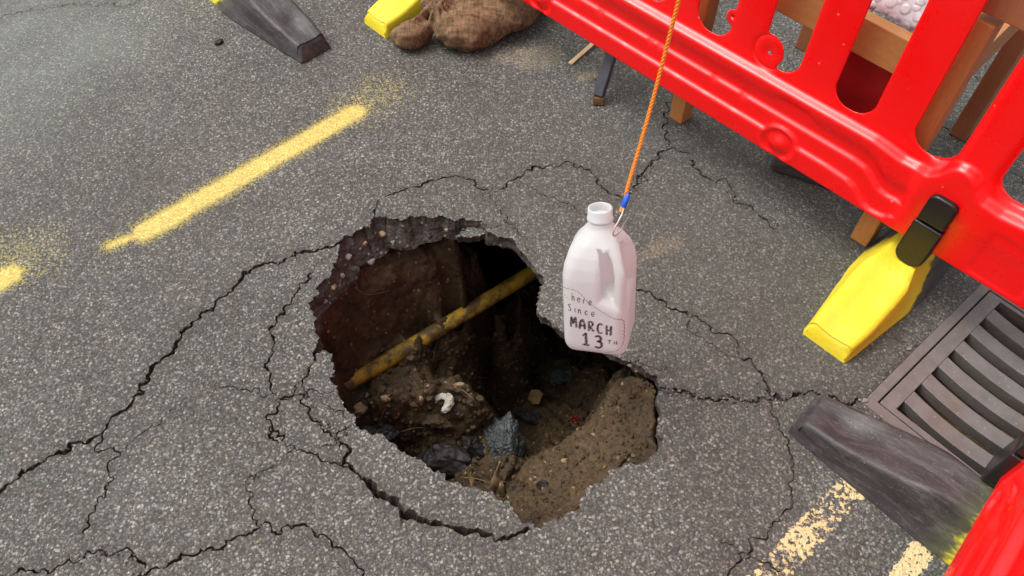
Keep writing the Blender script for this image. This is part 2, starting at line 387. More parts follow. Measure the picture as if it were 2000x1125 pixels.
M['rust'] = simple('rusted_steel', (.12, .065, .03), .8, .5, 90, .5, .001)
def bottle_mat():
    t = NT('milky_polythene'); n = t.noise(18, 4)
    t.b.inputs['Base Color'].default_value = (.76, .80, .81, 1); t.b.inputs['Roughness'].default_value = .34
    t.set(t.b.inputs['Normal'], t.bump(n, .12, .003))
    tr = t.n('BsdfTranslucent'); tr.inputs[0].default_value = (.80, .83, .84, 1)
    tp = t.n('BsdfTransparent'); tp.inputs[0].default_value = (.97, .95, .96, 1)
    m = t.n('MixShader'); m.inputs[0].default_value = .50; t.set(m.inputs[1], t.b.outputs[0]); t.set(m.inputs[2], tr.outputs[0])
    m2 = t.n('MixShader'); m2.inputs[0].default_value = .08; t.set(m2.inputs[1], m.outputs[0]); t.set(m2.inputs[2], tp.outputs[0])
    t.set(t.out.inputs[0], m2.outputs[0]); return t.m
M['bottle'] = bottle_mat()
def ink_mat():
    t = NT('marker_ink'); n = t.noise(380, 4, .75)
    a = t.n('BsdfTransparent'); m = t.n('MixShader'); t.fin((.045, .020, .032), .6)
    t.set(m.inputs[0], t.ramp(n, [(.40, .30), (.52, .92)])); t.set(m.inputs[1], a.outputs[0]); t.set(m.inputs[2], t.b.outputs[0]); t.set(t.out.inputs[0], m.outputs[0])
    return t.m
M['ink'] = ink_mat()
M['rope'] = simple('orange_polypropylene', (.80, .25, .012), .38, .3, 500, .4, .0006, Specular_IOR_Level=.6)
M['tape'] = simple('blue_tape', (.004, .10, .62), .3, .15, 200, .2, .0006)
M['wire'] = simple('galvanised_wire', (.55, .54, .52), .3, .2, 200, .1, .0004, Metallic=.8)
def pipe_mat():
    t = NT('muddy_yellow_pipe'); n = t.noise(16, 6, .68); c = t.mix(t.ramp(n, [(.42, 0.0), (.56, .92)]), t.mix(t.noise(50, 4), (.34, .20, .008), (.46, .29, .015)), (.050, .031, .014))
    return t.fin(c, .7, t.bump(n, .6, .006))
M['pipe'] = pipe_mat()
M['tissue'] = simple('soft_tissue', (.42, .40, .35), .95, .12, 60, .5, .002)
def chunk_mat():
    t = NT('asphalt_rubble'); n = t.noise(38, 6, .68); v = t.voro(150)
    c = t.ramp(n, [(.3, (.020, .023, .025)), (.55, (.060, .068, .072)), (.72, (.105, .112, .112)), (.85, (.15, .12, .08))])
    return t.fin(c, .55, t.bump(t.math('ADD', n, v.outputs['Distance']), .9, .005))
M['chunk'] = chunk_mat()
M['tar'] = simple('black_tar_lump', (.022, .019, .019), .6, .5, 40, .8, .005)
M['stone'] = simple('pale_stone', (.30, .21, .12), .7, .4, 60, .5, .003)
M['soil2'] = simple('tan_grit', (.095, .062, .032), .8, .4, 80, .5, .003)
M['stone_grey'] = simple('grey_stone', (.20, .19, .175), .75, .35, 90, .5, .002)
M['twig'] = simple('dry_root', (.24, .15, .085), .8, .3, 100, .4, .001)
M['leaf'] = simple('dead_leaf', (.26, .17, .07), .7, .4, 60, .4, .001)
M['scarlet'] = simple('red_berry_skin', (.28, .012, .012), .25, .3, 90, .2, .001)
def wrap_mat():
    t = NT('bubble_wrap'); v = t.voro(48, rnd=.25)
    h = t.ramp(v.outputs['Distance'], [(.3, 1.0), (.55, 0.0)])
    ring = t.ramp(v.outputs['Distance'], [(.42, 0.0), (.48, 1.0), (.56, 0.0)])
    c = t.mix(t.math('MULTIPLY', ring, .4), (.66, .62, .66), (.34, .30, .34))
    return t.fin(c, .16, t.bump(h, .6, .004), Transmission_Weight=.12, Specular_IOR_Level=.7)
M['wrap'] = wrap_mat()

# ------------------------------------------------------------------ outlines surveyed off the photograph (pixels -> ground)
def fract(pts, step, amp, seed=0, closed=False):
    """subdivide a plan line and roughen it by midpoint displacement"""
    r = np.random.default_rng(seed); P = [np.array(p[:3], float) for p in pts]
    if closed: P.append(P[0])
    while True:
        out = [P[0]]; done = True
        for a, b in zip(P[:-1], P[1:]):
            L = np.linalg.norm(b[:2]-a[:2])
            if L > step:
                m = (a+b)/2; d = (b-a)[:2]/max(L, 1e-6)
                off = np.clip(r.normal(0, amp), -2*amp, 2*amp)*min(L, .03)
                m[:2] += np.array([-d[1], d[0]])*off; out.append(m); done = False
            out.append(b)
        P = out
        if done: break
    if closed: P = P[:-1]
    return np.array(P)
HOLE = [(727,434),(760,428),(800,423),(850,425),(900,427),(940,431),(952,442),(958,454),(966,458),(985,466),(1010,485),(1030,505),(1046,527),(1062,540),(1063,555),
        (1052,570),(1050,590),(1048,605),(1056,617),(1070,625),(1092,640),(1130,660),(1170,680),(1205,697),(1225,705),(1245,714),(1270,730),(1285,745),(1289,762),(1283,790),
        (1285,830),(1293,855),(1290,870),(1275,890),(1250,905),(1220,903),(1202,915),(1190,927),(1160,945),(1143,970),(1135,994),(1110,1001),(1080,1015),(1042,1031),
        (1018,1020),(1010,1005),(995,980),(960,958),(930,953),(900,946),(870,925),(840,914),(800,890),(775,870),(750,850),(720,845),(700,838),(690,825),(683,808),(672,785),
        (660,765),(650,750),(642,738),(652,715),(648,698),(640,688),(630,684),(616,692),(604,718),(600,722),(610,690),(620,665),(612,630),(605,600),(608,588),(616,566),(634,545),(650,525),(660,505),(663,475),(670,462),(700,450),(723,446)]
hole = fract([(*G(x, y)[:2], 0) for x, y in HOLE], .007, .20, 3, True)[:, :2]
CR = [  # (half width in m, points); optional per-point widths
 (.0036, [(666,468),(655,480),(625,487),(595,490),(565,503),(520,515),(475,530),(465,555),(440,580),(400,610),(370,640),(350,665),(340,690),(300,713),(292,730),(280,770),(255,792),(215,820),(200,845),(175,860),(130,880),(90,900),(60,915),(35,935),(0,962),(-60,1010),(-160,1060)]),
 (.0018, [(203,842),(200,860),(185,875),(230,882),(235,890),(215,900),(222,930),(210,955),(190,975),(185,1000),(170,1020),(165,1048)]),
 (.0009, [(232,886),(255,865),(290,840),(340,800),(365,780)]),
 (.0010, [(645,495),(625,513),(612,530)]),
 (.0026, [(612,530),(600,550),(575,580),(555,600),(540,625),(528,650),(525,700),(527,740),(530,770),(540,775)]),
 (.0024, [(540,775),(542,800),(530,825),(525,850),(530,878)]),
 (.0011, [(530,770),(480,760),(420,745)]),
 (.0030, [(603,719),(600,735),(575,755),(560,775),(540,776)]),
 (.0022, [(604,722),(590,745),(597,770),(605,795),(625,825),(645,845),(658,858)]),
 (.0016, [(540,776),(580,772),(600,778),(630,770),(655,765)]),
 (.0013, [(632,770),(635,790),(655,805),(678,820)]),
 (.0013, [(688,835),(672,838),(658,850),(645,868),(625,880)]),
 (.0022, [(530,825),(555,850),(575,870),(610,885),(640,900),(655,903),(683,912)]),
 (.0030, [(658,855),(662,870),(675,890),(682,910)]),
 (.0068, [(681,906),(700,925),(730,950),(750,970),(775,985),(785,1005),(820,1015),(860,1023),(880,1030),(920,1037),(965,1047)]),
 (.0038, [(960,1046),(1000,1045),(1025,1038),(1042,1031)]),
 (.0022, [(735,950),(730,965),(732,978)]),
 (.0014, [(575,872),(560,895),(530,915),(490,930),(480,950),(485,980),(492,1010),(510,1030)]),
 (.0019, [(505,1026),(530,1040),(570,1033),(605,1028),(620,1050),(650,1070),(685,1090),(700,1110),(715,1140),(720,1200)]),
 (.0024, [(510,1028),(470,1045),(440,1055),(415,1075),(370,1085),(340,1095),(300,1110),(270,1125),(240,1150),(200,1200)]),
 (.0022, [(285,1112),(268,1090),(235,1075),(205,1080),(170,1075),(150,1098),(120,1105),(60,1115),(0,1125),(-80,1140)]),
 (.0022, [(728,434),(735,400),(760,382),(790,372),(830,358),(860,350),(905,346),(930,358),(960,375)]),
 (.0022, [(960,375),(990,358),(1020,345),(1040,325),(1075,322),(1110,316),(1140,330),(1160,342),(1168,360),(1190,378),(1215,385)]),
 (.0010, [(960,375),(965,395),(985,420),(1000,440),(1020,462),(1030,500)]),
 (.0012, [(1025,362),(1060,380),(1100,395),(1130,412)]),
 (.0024, [(1215,385),(1250,355),(1262,330),(1285,300),(1310,290),(1330,295),(1355,300)]),
 (.0020, [(1310,290),(1300,262),(1305,240),(1315,200)]),
 (.0026, [(1345,310),(1365,330),(1400,355),(1435,375),(1445,395),(1470,405),(1490,425),(1522,444)]),
 (.0030, [(1180,540),(1245,568),(1275,580),(1300,590),(1310,605),(1345,620)]),
 (.0020, [(1345,620),(1390,640),(1430,655),(1440,670),(1445,700)]),
 (.0022, [(1445,700),(1470,710),(1490,730),(1500,755),(1520,778)]),
 (.0030, [(1288,757),(1330,768),(1370,778),(1420,780),(1465,785),(1500,780)]),
 (.0036, [(1500,780),(1540,778),(1570,772),(1600,770),(1640,785),(1690,783)]),
 (.0017, [(1508,786),(1520,820),(1530,850),(1545,890),(1550,930),(1548,970),(1530,1000),(1510,1020),(1500,1045),(1470,1075),(1430,1110),(1405,1140),(1380,1180)]),
 (.0010, [(1340,615),(1360,650),(1400,680),(1445,690)]),
 (.0009, [(1225,703),(1270,715),(1310,718)]),
 (.0014, [(1400,1043),(1430,1063),(1447,1074)]),
 (.0016, [(1455,1092),(1500,1098),(1530,1125),(1540,1160)]),
 (.0010, [(-60,50),(0,35),(60,15),(130,8),(190,12),(260,10),(300,-10)]),
 (.0016, [(1790,215),(1820,235),(1870,260),(1930,310),(1960,330),(2000,352),(2050,380)]),
 (.0018, [(1850,95),(1900,140),(1925,170),(1985,90)]),
 (.0012, [(1735,655),(1765,668),(1790,680)]),
 (.0008, [(950,440),(985,428),(1012,445)]),
]
# ---- drain frame plan
gc = G(1688, 780)[:2]; ge1 = np.array([.7608, .6490]); ge2 = np.array([.6490, -.7608])
GL1, GL2 = .475, .430
def gp(a, b): return gc+a*ge1+b*ge2
GR = [gp(-.009, 0), gp(GL1, 0), gp(GL1, GL2), gp(-.009, GL2)]

def in_poly(P, poly):
    x, y = P[:, 0], P[:, 1]; r = np.zeros(len(P), bool); n = len(poly)
    for i in range(n):
        x1, y1 = poly[i]; x2, y2 = poly[(i+1) % n]
        if y1 == y2: continue
        c = ((y1 > y) != (y2 > y)) & (x < (x2-x1)*(y-y1)/(y2-y1)+x1); r ^= c
    return r

def build_road():
    V = []; E = []; segs = []
    def chain(P, closed=False):
        b = len(V); V.extend([Vector((float(p[0]), float(p[1]))) for p in P])
        E.extend([(b+i, b+i+1) for i in range(len(P)-1)])
        if closed: E.append((b+len(P)-1, b))
    chain(hole, True); g = np.array(GR); chain(g, True)
    for k, (w, pts) in enumerate(CR):
        P = fract([(*G(x, y)[:2], 0) for x, y in pts], .007, .14 if w > .005 else .24, 50+k)[:, :2]
        r = np.random.default_rng(k); n = len(P)
        ww = w*np.clip(1+.38*np.interp(np.arange(n), np.arange(0, n+3, 3), r.normal(0, 1, len(np.arange(0, n+3, 3)))) + r.normal(0, .16, n), .35, 1.9)
        free = 0 if k in () else 1
        if w < .0018: ww[:4] *= np.linspace(.4, 1, 4)[:len(ww[:4])]
        ww *= .80; ip = in_poly(P, hole)
        if not ip[-1]: ww[-4:] *= np.linspace(1, .12, 4)[-len(ww[-4:]):]
        if not ip[0]: ww[:3] *= np.linspace(.15, 1, 3)
        T = np.gradient(P, axis=0); T /= np.linalg.norm(T, axis=1)[:, None]+1e-9; N = np.stack([-T[:, 1], T[:, 0]], 1)
        chain(P+N*ww[:, None]); chain(P-N*ww[:, None]); chain(P)
        for i in range(n-1): segs.append((*P[i], *P[i+1], ww[i], ww[i+1]))
    # loose points for the gentle waviness of the surface
    gx, gy = np.meshgrid(np.arange(-1.5, 1.7, .030), np.arange(.15, 2.6, .030)); Q = np.stack([gx.ravel(), gy.ravel()], 1); Q += rng.uniform(-.011, .011, Q.shape)
    V.extend([Vector(map(float, q)) for q in Q])
    for rr, nn in ((4, 20), (12, 20), (60, 24)): V.extend([Vector((rr*math.cos(2*math.pi*i/nn), 1.3+rr*math.sin(2*math.pi*i/nn))) for i in range(nn)])
    ov, oe, of, *_ = delaunay_2d_cdt(V, E, [], 0, 1e-5)
    O = np.array([(v.x, v.y) for v in ov]); Fc = np.array([tuple(f) for f in of])
    S = np.array(segs); d0 = S[:, 0:2]; dv = S[:, 2:4]-d0; L2 = (dv**2).sum(1)+1e-12
    z = np.zeros(len(O)); near = np.zeros(len(O))
    for a in range(0, len(O), 2000):
        q = O[a:a+2000][:, None]-d0[None]; t = np.clip((q*dv).sum(-1)/L2, 0, 1); d = np.linalg.norm(q-t[..., None]*dv, axis=-1)
        w = S[:, 4]*(1-t)+S[:, 5]*t; k = np.clip(1-d/w, 0, 1); dep = np.clip(w*5.5, 0, .034)
        z[a:a+2000] = -(k*dep).max(1); near[a:a+2000] = np.clip(1-(d-w)/np.clip(w*4, .004, .02), 0, 1).max(1)
    c = O[Fc].mean(1); keep = ~(in_poly(c, hole) | in_poly(c, g)); Fc = Fc[keep]
    cc = O[Fc].mean(1); mi = np.zeros(len(Fc), int)
    for a in range(0, len(cc), 2000):
        q = cc[a:a+2000][:, None]-d0[None]; t = np.clip((q*dv).sum(-1)/L2, 0, 1); d = np.linalg.norm(q-t[..., None]*dv, axis=-1)
        mi[a:a+2000] = ((S[:, 4]*(1-t)+S[:, 5]*t) > d).any(1)
    P3 = np.concatenate([O, np.zeros((len(O), 1))], 1); z += .0022*fbm(P3, 3.1, 3)*(np.hypot(O[:, 0], O[:, 1]-1.2) < 2.5)
    # the cracked near lip and the piece left of the hole have settled a little
    P3[:, 2] = z
    a, b, c_ = O[Fc[:, 0]], O[Fc[:, 1]], O[Fc[:, 2]]
    fl = ((b-a)[:, 0]*(c_-a)[:, 1]-(b-a)[:, 1]*(c_-a)[:, 0]) < 0; Fc[fl] = Fc[fl][:, ::-1]
    o = mk('road', P3, Fc, [M['road'], M['crack']], smooth=True, sharp=22, mi=mi)
    at = o.data.attributes.new('near_crack', 'FLOAT', 'POINT'); at.data.foreach_set('value', near.astype(np.float32))
    return tag(o, kind='structure')
road = build_road()

# ---- broken edge of the road slab round the hole
def build_edge():
    n = len(hole); nx = np.roll(hole, -1, 0)-np.roll(hole, 1, 0)
    for _ in range(6): nx = (nx+np.roll(nx, 1, 0)+np.roll(nx, -1, 0))/3
    N = np.stack([nx[:, 1], -nx[:, 0]], 1); N /= np.linalg.norm(N, axis=1)[:, None]   # inwards for clockwise outline
    cen = hole.mean(0)
    if (N*(cen-hole)).sum() < 0: N = -N
    a = np.degrees(np.arctan2(hole[:, 1]-cen[1], hole[:, 0]-cen[0]))
    far = np.clip(1-np.abs(((a-128+180) % 360)-180)/62, 0, 1); far = far*far*(3-2*far)     # far-left side: thick sloping face
    far *= 1
    rings = [(0, 0), (.0, .006), (.004, .016), (.010, .028), (.013, .042), (.020, .056), (.024, .068)]
    Vx = []
    P3 = np.concatenate([hole, np.zeros((n, 1))], 1)
    sm = hole.copy()
    for _ in range(10): sm = (sm+np.roll(sm, 1, 0)+np.roll(sm, -1, 0))/3
    for k, (i, d) in enumerate(rings):
        t = k/(len(rings)-1); base = hole*(1-t)+sm*t
        inw = i*(far*1.9-.30); dep = d*(.52+.60*far)
        q = np.concatenate([base, np.full((n, 1), d*1.0)], 1)
        if k > 0:
            inw = inw+.007*fbm(q, 38, 3, s=5)*min(1, k/2)+.006*(worley(q, 45, 3)-.5)*min(1, k/2); dep = dep+.005*fbm(q, 30, 3, s=9)*min(1, k/3)
        v = np.concatenate([base+N*inw[:, None] if k else base, -(dep if k else np.zeros(n))[:, None]], 1); Vx.append(v)
    z0 = vz = Vx[-1][:, 2]
    for out, dz in ((.05, .012), (.16, .015)):
        v = np.concatenate([sm-N*out, (z0-dz)[:, None]], 1); v[:, :2] = cen+(sm-cen)*(1+out*2.2); Vx.append(v)
    # tie first ring to the road surface height there
    P = np.concatenate(Vx); F = []
    for k in range(len(Vx)-1):
        for i in range(n):
            j = (i+1) % n; F.append((k*n+i, k*n+j, (k+1)*n+j, (k+1)*n+i))
    P[:n, 2] = .0022*fbm(P3, 3.1, 3)-.0003
    o = mk('broken_edge', P, F, M['edge'], road, smooth=True, sharp=50); o['label'] = 'dark broken edge of the asphalt layer around the hole'
    return z0, sm, o, BVHTree.FromPolygons([tuple(map(float, p)) for p in P], F)
edge_z, edge_sm, edge_o, edge_bvh = build_edge()

# ---- soil inside the hole
CTRL = [(606,600,-.050),(640,575,-.060),(690,535,-.075),(740,500,-.080),(800,482,-.085),(860,470,-.090),(910,466,-.095),
 (625,650,-.085),(640,700,-.120),(680,620,-.135),(730,570,-.155),(800,530,-.180),(870,520,-.215),(920,500,-.240),(955,500,-.330),
 (690,680,-.190),(740,640,-.200),(790,610,-.215),(850,580,-.245),(900,560,-.290),(940,545,-.330),
 (800,650,-.345),(850,628,-.370),(880,600,-.360),(920,580,-.385),(700,725,-.270),(740,680,-.285),(665,745,-.210),
 (830,690,-.420),(900,660,-.470),(960,620,-.520),(1010,580,-.540),(1050,600,-.560),(1080,680,-.540),(1150,720,-.480),(1190,730,-.420),(960,680,-.500),(1020,650,-.550),
 (690,780,-.330),(720,760,-.330),(760,750,-.330),(800,745,-.330),(850,742,-.335),(900,745,-.345),(940,735,-.390),(880,780,-.335),(820,785,-.320),(760,790,-.315),(730,800,-.325),(920,790,-.345),
 (960,770,-.420),(980,730,-.430),(1040,730,-.430),(1100,700,-.460),(1060,780,-.430),(1100,800,-.440),(1140,790,-.450),(1000,790,-.440),
 (700,830,-.390),(760,850,-.430),(820,850,-.420),(880,850,-.430),(920,850,-.450),(900,920,-.450),(950,900,-.450),(1000,900,-.420),(1050,850,-.415),(1080,830,-.415),(940,940,-.420),(980,950,-.370),
 (1212,716,-.085),(1200,740,-.120),(1180,775,-.175),(1150,805,-.215),(1110,840,-.255),(1070,865,-.285),(1035,885,-.300),(1010,925,-.290),(995,960,-.250),
 (1172,750,-.400),(1130,790,-.430),(1080,828,-.440),(1025,862,-.450),
 (1250,735,-.030),(1280,760,-.026),(1278,830,-.030),(1285,870,-.030),(1240,800,-.075),(1230,860,-.095),(1190,820,-.150),(1150,870,-.180),(1200,900,-.095),(1100,900,-.215),(1150,930,-.120),(1090,960,-.165),(1040,960,-.215),(1120,990,-.095),(1070,1005,-.110),(1040,1025,-.105),(1015,1000,-.170)]
def wall_z(px, py, zr, target, k):      # depth of a bank that leans k metres back per metre down, where that pixel meets it
    Y = G(px, py, zr)[1]; lo, hi = -.9, zr
    for _ in range(40):
        z = (lo+hi)/2
        if Y-G(px, target, z)[1] > k*(zr-z): hi = z
        else: lo = z
    return z
pipe_y = lambda x: 765-(x-655)*.605
CTRL = [c for c in CTRL if not (c[0] < 1045 and c[1] < pipe_y(c[0])+22 and c[2] < -.1)]
WALL = [(625,630,-.055,.70),(660,575,-.070,.62),(700,530,-.078,.55),(750,500,-.083,.50),(800,482,-.087,.42),(850,474,-.090,.34),(900,470,-.095,.26)]
for px, py, zr, k in WALL:
    ye = pipe_y(px)-26; n = max(2, int((ye-py)/38))
    for i in range(1, n+1):
        t = py+(ye-py)*i/n; CTRL.append((px, t, wall_z(px, py, zr, t, k)))
PZ1 = wall_z(690, 540, -.076, pipe_y(690), .55); PZ2 = wall_z(900, 470, -.095, pipe_y(900), .26)
_p1, _p2 = G(690, pipe_y(690), PZ1), G(900, pipe_y(900), PZ2); _u = (_p2-_p1)/np.linalg.norm(_p2-_p1)
PIPE_A, PIPE_B = _p1-_u*.10, _p2+_u*.30
def to_px(p):
    v = np.array(p)-[0, 0, CAM_H]; w = v[1]*math.cos(PITCH)-v[2]*math.sin(PITCH); return 1000+FOC*v[0]/w, 562.5-FOC*(v[1]*math.sin(PITCH)+v[2]*math.cos(PITCH))/w
for t, dz in ((-.30, .04), (-.10, .024), (.03, .004), (.15, -.004), (.35, -.008), (.5, .016), (.62, .023), (.78, .018), (.92, .002), (1.1, -.04), (1.35, -.06), (1.6, -.06)):
    q = _p1+(_p2-_p1)*t; q = q+np.array([0, 0, dz]); CTRL.append((*to_px(q), q[2]))
_dk = [(1212,730),(1175,780),(1110,845),(1020,905),(960,850),(930,720),(960,640),(1062,580),(1120,640)]
CTRL = [(x, y, z-(.42 if in_poly(np.array([[x, y]]), _dk)[0] and z < -.38 else 0)) for x, y, z in CTRL]
CTRL += [(850,712,-.42),(900,700,-.46),(970,640,-.52),(1040,560,-.66),(1010,600,-.78),(1065,560,-.80),(1120,660,-.98),(1190,712,-.95)]
def tps(ctrl):
    P = np.array([G(*c) for c in ctrl]); n = len(P)
    def K(A, B):
        r2 = ((A[:, None]-B[None])**2).sum(-1); return .5*r2*np.log(r2+1e-12)
    A = np.zeros((n+3, n+3)); A[:n, :n] = K(P[:, :2], P[:, :2])+np.eye(n)*2.5e-5
    A[:n, n] = 1; A[:n, n+1:] = P[:, :2]; A[n:, :n] = A[:n, n:].T
    w = np.linalg.solve(A, np.concatenate([P[:, 2], np.zeros(3)]))
    return lambda Q: K(Q, P[:, :2])@w[:n]+w[n]+Q@w[n+1:]
BANKPX = [(1212,716),(1200,738),(1182,772),(1152,808),(1112,843),(1072,868),(1036,890),(1008,928),(992,960)]
CREST = [(1226,708,-.070),(1201,744,-.110),(1179,780,-.150),(1163,801,-.170),(1137,831,-.195),(1111,856,-.215),(1092,867,-.225),(1062,880,-.240),(1027,907,-.245),(1009,941,-.225),(996,970,-.195)]
BANK = CREST+[(1250,735,-.030),(1280,760,-.026),(1278,830,-.030),(1285,870,-.030),(1240,800,-.085),(1235,860,-.080),(1190,820,-.135),(1150,870,-.150),(1205,890,-.080),(1100,900,-.185),(1150,925,-.105),(1090,950,-.150),(1040,955,-.200),(1120,985,-.080),(1075,1000,-.090),(1040,1020,-.085),(1012,1000,-.150)]
_bp = in_poly(np.array([[c[0], c[1]] for c in CTRL]), [(1225,700),(1165,770),(1100,832),(1030,868),(990,920),(975,990),(1040,1060),(1200,1000),(1340,900),(1330,700)])
FLOOR = [c for c, b in zip(CTRL, _bp) if not b]+[(1240,760,-.95),(1180,820,-.85),(1250,830,-.85),(1100,880,-.66),(1120,940,-.50),(1050,960,-.46),(1000,970,-.42)]
bank_fn = tps(BANK)
FLOOR = [(x, y, z-.022) if (z > -.1 and x < 960 and y < 660) else (x, y, z) for x, y, z in FLOOR]
soil_tps = tps(FLOOR)
_cr = np.array([G(*c)[:2] for c in CREST]); BPOLY = np.vstack([_cr, G2([(985,1100),(1200,1120),(1500,900),(1400,640),(1250,640)])])
def poly_dist(Q, poly):
    d = np.full(len(Q), 9.0)
    for i in range(len(poly)):
        a, b = poly[i], poly[(i+1) % len(poly)]; v = b-a; t = np.clip(((Q-a)@v)/(v@v), 0, 1); d = np.minimum(d, np.linalg.norm(Q-a-t[:, None]*v, axis=1))
    return np.where(in_poly(Q, poly), 0, d)
def soil_fn(Q):
    f = soil_tps(Q); P3 = np.concatenate([Q, np.zeros((len(Q), 1))], 1)
    dd = np.maximum(poly_dist(Q, BPOLY)-.003+.008*fbm(P3, 16, 3, s=40), 0)
    b = bank_fn(Q)-4.5*dd-30*np.maximum(dd-.16, 0)
    return -smin(-f, -b, .008)
def build_soil():
    lo = hole.min(0)-.20; hi = hole.max(0)+np.array([.30, .42]); st = .0048
    X, Y = np.meshgrid(np.arange(lo[0], hi[0], st), np.arange(lo[1], hi[1], st), indexing='ij'); sh = X.shape
    Q = np.stack([X.ravel(), Y.ravel()], 1); z = np.concatenate([soil_fn(Q[i:i+8000]) for i in range(0, len(Q), 8000)])
    # distance outside the hole outline
    d = np.full(len(Q), 9.0)
    for a in range(0, len(Q), 4000): d[a:a+4000] = np.sqrt(((Q[a:a+4000][:, None]-edge_sm[None, ::3])**2).sum(-1)).min(1)
    ins = in_poly(Q, hole); out = np.where(ins, 0, d)
    z = np.clip(z, -1.2, -.020)
    z = np.where(ins, z, np.minimum(z, -.034-.20*np.clip(out/.05, 0, 1)))       # hollow reaches a little under the slab
    Z = z.reshape(sh)
    for _ in range(2): Z[1:-1, 1:-1] = (Z[1:-1, 1:-1]*2+Z[2:, 1:-1]+Z[:-2, 1:-1]+Z[1:-1, 2:]+Z[1:-1, :-2])/6
    P = np.stack([X, Y, Z], -1); gx, gy = np.gradient(Z, st); Nn = np.stack([-gx, -gy, np.ones(sh)], -1); Nn /= np.linalg.norm(Nn, axis=-1, keepdims=True)
    deep = np.clip((-Z-.28)/.1, 0, 1)
    h = .014*fbm(P, 14, 5, .58)-.018*(worley(P, 26, 4)-.45)*(.35+.9*deep)-.018*(worley(P, 48, 8)-.45)-.006*(worley(P, 110, 18)-.45)+.006*fbm(P, 90, 3, .65, s=20)
    h += -.03*np.clip(worley(P, 11, 15)-.35, -.3, .4)*deep
    edge = np.clip(d.reshape(sh)/.03, .15, 1)*np.clip(Nn[..., 2]*1.6, .35, 1); P = P+Nn*(h*edge)[..., None]
    io = np.minimum(P[..., 2], -.02); P[..., 2] = io
    idx = np.arange(X.size).reshape(sh); F = np.stack([idx[:-1, :-1], idx[1:, :-1], idx[1:, 1:], idx[:-1, 1:]], -1).reshape(-1, 4)
    o = mk('soil', P.reshape(-1, 3), F, M['soil']); tag(o, kind='structure')
    return o, BVHTree.FromPolygons([tuple(map(float, p)) for p in P.reshape(-1, 3)], [tuple(map(int, f)) for f in F])
soil, soil_bvh = build_soil()
def on_soil(px, py):
    a = (px-1000)/FOC; b = -(py-562.5)/FOC
    d = Vector((a, math.cos(PITCH)+b*math.sin(PITCH), -math.sin(PITCH)+b*math.cos(PITCH))).normalized()
    h = soil_bvh.ray_cast(Vector((0, 0, CAM_H)), d); return np.array(h[0]) if h[0] else np.array([0, 0, -9.0])

def rock_geo(r, seed, sub=3, sq=(1, 1, .7), amp=.28, facet=True):
    bm = bmesh.new(); bmesh.ops.create_icosphere(bm, subdivisions=sub, radius=1); V = np.array([v.co[:] for v in bm.verts]); F = [[v.index for v in f.verts] for f in bm.faces]; bm.free()
    rr = np.random.default_rng(seed)
    if facet:
        for _ in range(9):
            n = rr.normal(size=3); n /= np.linalg.norm(n); c = rr.uniform(.55, .85); d = V@n; V = V-np.outer(np.clip(d-c, 0, None), n)
    V = V*(1+amp*fbm(V+seed*3.1, 1.6, 3, .5, s=seed))[:, None]; V = V*np.array(sq)*r
    V += (.035*r*fbm(V/r+seed, 7, 2, s=seed+3))[:, None]*V/(np.linalg.norm(V, axis=1)[:, None]+1e-6)
    return V, F
def rock(name, p, r, mat, seed, sq=(1, 1, .7), rot=0.0, tilt=(0, 0), sub=3, parent=None, lift=.35, amp=.28):
    V, F = rock_geo(r, seed, sub, sq, amp); o = mk(name, V, F, mat, parent, smooth=True, sharp=40)
    o.location = (p[0], p[1], p[2]+r*sq[2]*lift); o.rotation_euler = (tilt[0], tilt[1], rot); return o

# pipe
pa, pb = PIPE_A, PIPE_B
u = (pb-pa)/np.linalg.norm(pb-pa)
tag(tube('gas_pipe', [pa+(pb-pa)*t for t in np.linspace(0, 1, 24)], .0210, M['pipe'], n=24), 'muddy yellow pipe running across the dark inside of the hole', 'pipe')
# rubble
def at(px, py, lift=0): p = on_soil(px, py); p[2] += lift; return p
tag(rock('asphalt_chunk', at(985, 865), .072, M['chunk'], 21, (.62, 1.05, .55), R(18), (R(24), R(8)), 5), 'blue-grey pointed slab of old asphalt in the middle of the rubble', 'rubble', 'asphalt lumps fallen into the hole')
tag(rock('asphalt_chunk', at(862, 905), .064, M['tar'], 33, (1.15, .7, .7), R(-12), (R(10), 0), 5), 'black tarry lump at the near edge, below the soil mound', 'rubble', 'asphalt lumps fallen into the hole')
tag(rock('asphalt_chunk', at(1095, 735), .058, M['chunk'], 8, (1, .75, .5), R(30), (R(-15), R(10)), 5), 'dark grey lump deep behind, below the hanging bottle', 'rubble', 'asphalt lumps fallen into the hole')
tag(rock('asphalt_chunk', at(1030, 815), .045, M['tar'], 45, (1.25, .55, .45), R(-25), (R(10), 0), 5), 'narrow black lump right behind the blue-grey slab', 'rubble', 'asphalt lumps fallen into the hole')
tag(rock('asphalt_chunk', at(735, 850), .050, M['chunk'], 52, (1.2, .7, .55), R(10), (0, R(-12)), 5), 'dark grey lump tucked under the left lip of the hole', 'rubble', 'asphalt lumps fallen into the hole')
tag(rock('asphalt_chunk', at(920, 875), .040, M['tar'], 61, (.7, 1, .8), R(50), (0, 0), 5), 'small black lump between the tarry lump and blue-grey slab', 'rubble', 'asphalt lumps fallen into the hole')
tag(rock('clay_clod', at(850, 822), .036, M['soil'], 71, (1.35, .6, .5), R(-20), (0, 0), 4), 'smooth brown clay clod just below the crumpled tissue', 'clod')
tag(rock('stone', at(702, 802), .019, M['stone'], 81, (1.1, .85, .8), R(20), (0, 0), 4), 'angular tan stone at the left foot of the soil mound', 'stone', 'stones on the soil mound')
tag(rock('stone', at(752, 778), .013, M['stone'], 82, (1.3, .7, .7), R(-20), (0, 0), 4), 'flat tan stone left of the tissue, on the mound', 'stone', 'stones on the soil mound')
